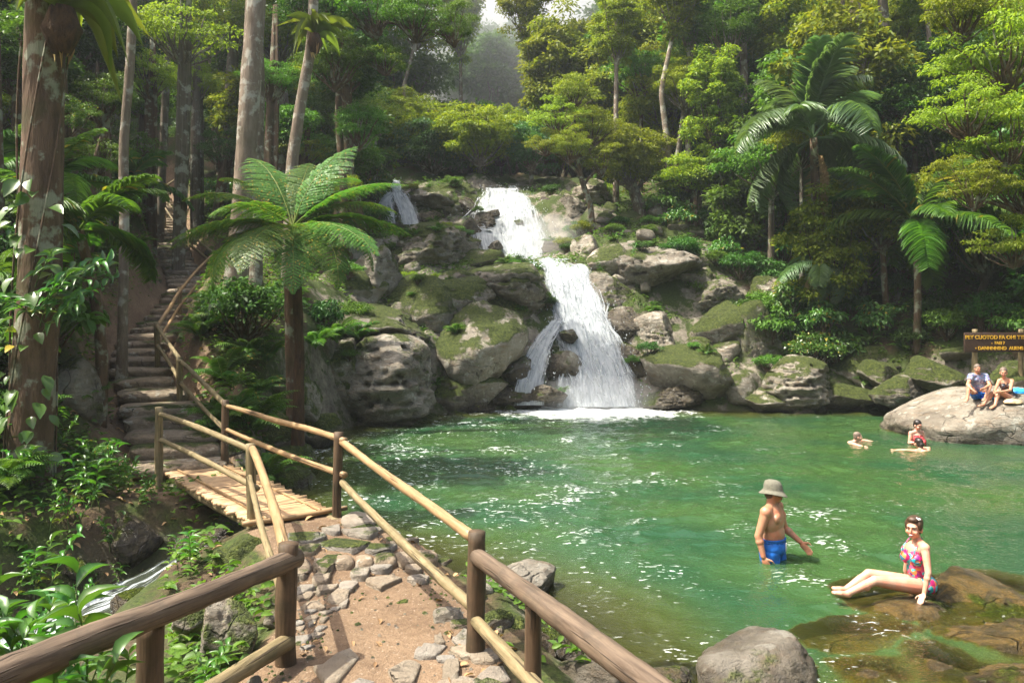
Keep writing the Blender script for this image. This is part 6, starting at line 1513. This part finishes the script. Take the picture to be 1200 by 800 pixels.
0 and palm(at(915, 300, 27), 1.8, CYC_FR, [.6, .2, -.3], 10, 'young palm above the ledge on the right bank', 25, r=.07)
palm(at(962, 306, 27.2), 1.6, PALM_FR, [.2, -.5, -.9], 9, 'drooping young palm with dead hanging fronds', 26, r=.06, dry=2)
palm(at(92, 270, 13.2), 1.7, CYC_FR, [.8, .3, .0, -.3], 13, 'dark palm beside the massive tree on the left slope', 27, r=.08)
palm(at(60, 215, 17), 1.9, CYC_FR, [.8, .4, .0], 12, 'palm in the shade above the left slope', 28, r=.08)
palm(at(150, 212, 26), 2.0, CYC_FR, [.6, .2, -.1], 11, 'feathery palm left of the upper stairs', 29, r=.08)
palm(at(20, 330, 13), 1.4, CYC_FR, [.7, .2, -.1], 11, 'low palm at the left edge behind the massive tree', 30, r=.07)
# trees reaching over: one trunk carrying several crowns on long limbs
def spreading_tree(label, trunk, crowns, r0, r1, bark, key_branch):
    root, C = hero_tree(trunk, r0, r1, bark, label, None, 1, 'mid', .3, name='overhanging_tree'); b0 = np.array(root.location)
    for px, py, rp, d, key, m, t0 in crowns:
        c = at(px, py, d); s = rp / FP * d / CROWN[key]['R'][0]; a = C[int(t0 * (len(C) - 1))]; t = np.linspace(0, 1, 14)[:, None]
        end = c - [0, 0, CROWN[key]['R'][2] * s * .5]; mid = (a + end) / 2 + [0, 0, .35]
        MB().tube(a * (1 - t) ** 2 + 2 * mid * t * (1 - t) + end * t ** 2 - b0, np.linspace(r1 * .7, .03, 14), 8, True, .1, int(px)).build('limb', BK[bark], root, True)
        rz = RNG.uniform(0, 6.28); link('branches', limb_me(key, bark), root, c - b0, (0, 0, rz), s * .97); link('crown', crown_me(key, m), root, c - b0, (0, 0, rz), s)
    return root
spreading_tree('yellow green tree reaching over the pool from the right edge', [(1245,440,21.5),(1238,250,21),(1232,60,20.5),(1228,-120,20.5)],
    [(1180,60,80,19,'airy0','gold',.75), (1125,15,58,19.5,'airy1','gold',.9), (1135,130,56,18.5,'airy0','gold',.6), (1180,165,66,18.6,'airy1','bright',.5), (1142,218,46,18,'airy1','gold',.42), (1188,285,46,18.4,'airy0','gold',.35), (1200,215,60,19,'airy0','bright',.45)], .2, .12, 'brown', 0)
spreading_tree('dark leafy tree whose branches cross the sky gap at the top', [(398,330,26.8),(404,230,26.8),(396,140,26.8),(400,40,26.8),(398,-60,26.8)],
    [(392,70,52,26,'fine1','mid',.7), (440,12,56,26,'airy1','mid',.85), (488,22,44,25.6,'airy0','mid',.8), (532,34,34,25.4,'airy1','mid',.8), (372,10,60,26.8,'fine0','dark',.85), (420,150,38,26.2,'fine0','mid',.6), (452,70,30,26,'airy0','mid',.75)], .15, .09, 'brown', 0)
spreading_tree('sunlit yellow green tree leaning over the right side of the upper waterfall', [(697,282,33.8),(692,240,33.8),(683,215,33.8),(676,185,33.8)],
    [(655,140,34,34,'airy0','gold',.9), (692,150,36,34.4,'fine0','bright',.95), (672,110,34,34.6,'airy1','gold',1), (640,168,24,33.5,'airy0','bright',.8), (705,190,28,34,'airy1','gold',.7), (668,172,28,33,'fine1','bright',.85)], .15, .1, 'brown', 0)
for px, yb, yt, d, key, m, cs, lab in [(778,262,30,36,'tall0','bright',.5,'slender pale trunk with a narrow crown right of the upper waterfall'), (806,262,60,37,'tall1','mid',.45,'thin straight trunk among bright crowns on the right slope'), (842,282,70,36.5,'fine0','mid',.9,'thin trunk with a feathery crown behind the stacked brown rocks'), (893,290,20,38,'tall2','mid',.5,'slim tall trunk left of the tall palm'),
        (985,300,-30,35,'tall0','mid',.6,'slim grey trunk rising right behind the tall palm'), (1092,330,10,33,'tall1','bright',.5,'slim trunk in the dark forest above the cycad like palm'), (722,262,70,37.5,'tall2','gold',.42,'slim trunk with a sunlit crown above the smooth slab'), (628,212,40,47,'tall0','bright',.6,'slim hazy trunk just right of the upper waterfall lip'),
        (540,206,60,52,'tall1','bright',.7,'slim hazy tree in the middle of the valley mouth'), (476,208,50,50,'tall2','bright',.7,'slim hazy tree above the small cascade'), (128,262,-40,30,'tall0','mid',.6,'slim trunk between the wavy trunk and the stairs'), (318,240,-20,33,'tall1','mid',.6,'slim trunk between the big pale trunk and the leaning trunk')]:
    w_ = RNG.normal() * 8
    hero_tree([(px, yb, d), (px + w_ * .5, (yb * 2 + yt) / 3, d), (px - w_ * .3, (yb + yt * 2) / 3, d), (px + w_, yt, d)], .13 + .001 * d, .09, ['pale', 'grey'][int(px) % 2], lab, key, cs, m, .4)
# ginger and other leafy plants near the camera
for i, (px, py, d, s, ns) in enumerate([(30,760,5.0,1.0,6), (85,770,5.3,1.05,7), (140,815,4.9,.5,5), (10,720,5.6,1.0,6), (60,830,4.4,.8,6), (200,830,4.7,.4,4), (-20,800,4.7,1.0,5), (245,790,5.6,.45,4)]):
    x, y, _ = at(px, py, d); ginger(x, y, s, ns, 40 + i, 'glossy ginger plant below the left log railing', 'ginger plants by the left railing')
for i, (px, py, d, s, ns) in enumerate([(75,600,10.2,.75,6), (40,620,9.6,.8,6), (110,590,10.6,.7,6), (130,620,10.2,.55,4), (60,570,11.5,.8,6), (20,560,10.4,.9,6), (90,640,9.6,.6,5), (225,668,8.6,.5,4), (150,560,12,.5,4), (140,578,11.2,.6,5), (168,602,10.9,.5,4), (120,556,11.7,.7,5), (178,572,11.7,.45,4), (96,578,10.8,.7,5), (130,600,10.4,.5,4)]):
    x, y, _ = at(px, py, d); ginger(x, y, s, ns, 60 + i, 'dark leafy plant on the bank above the stream', 'leafy plants above the stream')
for i, (px, py, d, s) in enumerate([(300,440,14.3,1.15), (262,400,16.2,1.0), (290,392,17.2,1.0), (318,402,16.6,1.0), (246,452,14.6,.8), (276,466,14.2,.8), (330,470,14.4,.8), (235,405,17.4,.9), (300,362,19.5,1.0), (255,372,19,.9), (268,432,14.0,.95), (330,448,15,.95), (395,395,21.5,1.1), (420,392,22.5,.9), (370,402,20,.9), (250,480,13.9,.6), (20,470,10.6,.8)]):
    x, y, z = at(px, py, d); small_fern(x, y, s, i, 'dark spreading fern under the tree fern and on the pale boulders', 'ferns under the tree fern', z=max(z - .15, hz(x, y)) if d > 19 else None)
for i, (px, py, d, s, k, m) in enumerate([(560,400,26.0,.55,'bush0','dark'), (590,350,28.9,.7,'bush1','dark'), (620,352,28.8,.6,'bush2','mid'), (548,392,26.2,.5,'bush1','mid'), (640,360,28.7,.5,'bush0','dark'), (610,368,28.5,.5,'bush0','mid'), (800,300,31,.9,'bush2','dark'), (812,345,30.4,.8,'bush1','mid'), (765,370,29,.5,'bush0','mid'), (860,370,29,.7,'bush1','dark'), (905,390,27.7,.8,'big1','mid'), (930,365,28,.9,'big0','ginger'), (965,385,27,.9,'big2','ginger'), (900,430,26.9,.5,'bush2','mid'), (885,385,28,.6,'big1','mid'), (1035,455,25.7,.5,'bush0','dark'), (415,372,24.5,.6,'bush2','mid'), (500,388,26.6,.4,'bush1','dark'), (385,380,22,.6,'big0','dark')]):
    x, y, z = at(px, py, d); bush_at(x, y, s, k, m, 'shrub', 'small green plant rooted among the boulders by the falls', 'plants among the boulders', z=z - .35 * s)
# fallen logs at the shaded far shore
fl = empty('driftwood', at(1060, 450, 26)); tag(fl, 'tangle of fallen grey logs on the shaded far shore', 'driftwood'); b0 = np.array(fl.location)
for a_, b_, r in (((1040,470,25.6), (1076,408,27), .14), ((1062,442,25.8), (1130,450,24.5), .12), ((1010,475,25.3), (1050,450,26), .07), ((1048,452,25.6), (1110,436,25.5), .06), ((1000,430,26.6), (1016,465,25.6), .05)):
    log(MB(), at(*a_) - b0, at(*b_) - b0, r, r * .6, int(a_[0]), 10, .05).build('log', BK['grey'], fl, True)

# grit on the path
n = 1500; q = np.column_stack([RNG.uniform(-2.4, .2, n), RNG.uniform(4.4, 9.2, n)]); dd, vv = line_d(q, PATH); q = q[(dd < vv[:, 1] + .1) & ((dd > vv[:, 1] * .55) | (RNG.random(n) < .25))]; n = len(q); zq = height(q)
T = np.array([(-1, -.7, -.3), (.8, -.9, -.3), (1, .6, -.3), (-.7, .9, -.3), (-.5, -.4, .45), (.5, -.5, .4), (.55, .35, .5), (-.4, .5, .42)]); F0 = np.array([(0, 1, 5, 4), (1, 2, 6, 5), (2, 3, 7, 6), (3, 0, 4, 7), (4, 5, 6, 7)])
a = RNG.uniform(0, 6.28, n); sz = RNG.uniform(.006, .02, n) * (1 + 1.2 * (RNG.random(n) < .12))
V, F = inst(T, F0, np.column_stack([q, zq + .004]), np.column_stack([np.cos(a), np.sin(a), a * 0]), np.tile([0, 0, 1.], (n, 1)), sz, sz)
tag(link('gravel', mk_mesh('gravel', V, [F], M_FLAG)), 'loose grit on the dirt path', None, None, 'stuff')
n = 260; q = np.column_stack([RNG.uniform(-2.4, .2, n), RNG.uniform(4.4, 9.2, n)]); dd, vv = line_d(q, PATH); q = q[(dd < vv[:, 1] + .25) & (RNG.random(n) < .15 + .85 * (dd > vv[:, 1] * .6))]; n = len(q)
a = RNG.uniform(0, 6.28, n); LL = RNG.uniform(.04, .11, n)
V, F = inst(T_LEAF, F_LEAF, np.column_stack([q, height(q) + .02]), np.column_stack([np.cos(a), np.sin(a), RNG.normal(size=n) * .15]), np.array([0, 0, 1.]) + RNG.normal(size=(n, 3)) * .3, LL, LL * .5)
tag(link('leaf_litter', mk_mesh('leaf_litter', V, [F], ML['litter'])), 'dry leaves along the edges of the path', None, None, 'stuff')

bpy.context.view_layer.update()

k = 0
for x, y, z, nz in BANK:
    if k >= 90: break
    if fbm(np.array([[x * .7, y * .7, 5.]]), 2, 33)[0] < -.12: continue
    k += 1; r_ = RNG.random()
    if r_ < .45: bush_at(x, y, RNG.uniform(.22, .5), ['bush0', 'bush1', 'bush2'][k % 3], RNG.choice(['mid', 'bright', 'mid', 'dark']), 'shrub', 'small green plant growing from a crack in the rocky bank', 'plants in the cracks of the rocky bank', z=z - .06)
    elif r_ < .8: small_fern(x, y, RNG.uniform(.3, .6), k, 'small fern growing from a crack in the rocky bank', 'ferns in the cracks of the rocky bank', z=z - .04)
    else: ginger(x, y, RNG.uniform(.35, .6), 3, 300 + k, 'small broad leaved plant growing from a crack in the rocky bank', 'broad leaved plants in the rocky bank', z=z - .04)
cloth_heap('towel', at(1193, 459.5, 20.1), (.27, .2, .10), 3, M_TOWEL, 'crumpled blue towel lying on the huge rock behind the seated woman', 'towel')
cloth_heap('towel', at(1158, 466.5, 19.85), (.28, .2, .03), 5, M_TOWEL, 'flat blue towel under the couple on the huge rock', 'towel')
cloth_heap('cloth_bag', at(1187, 472, 19.3), (.21, .14, .085), 8, mat_plain('straw_cloth', (.55, .42, .25), .8, .2, .2, 14, .4), 'soft tan cloth bag beside the seated woman on the huge rock', 'bag')
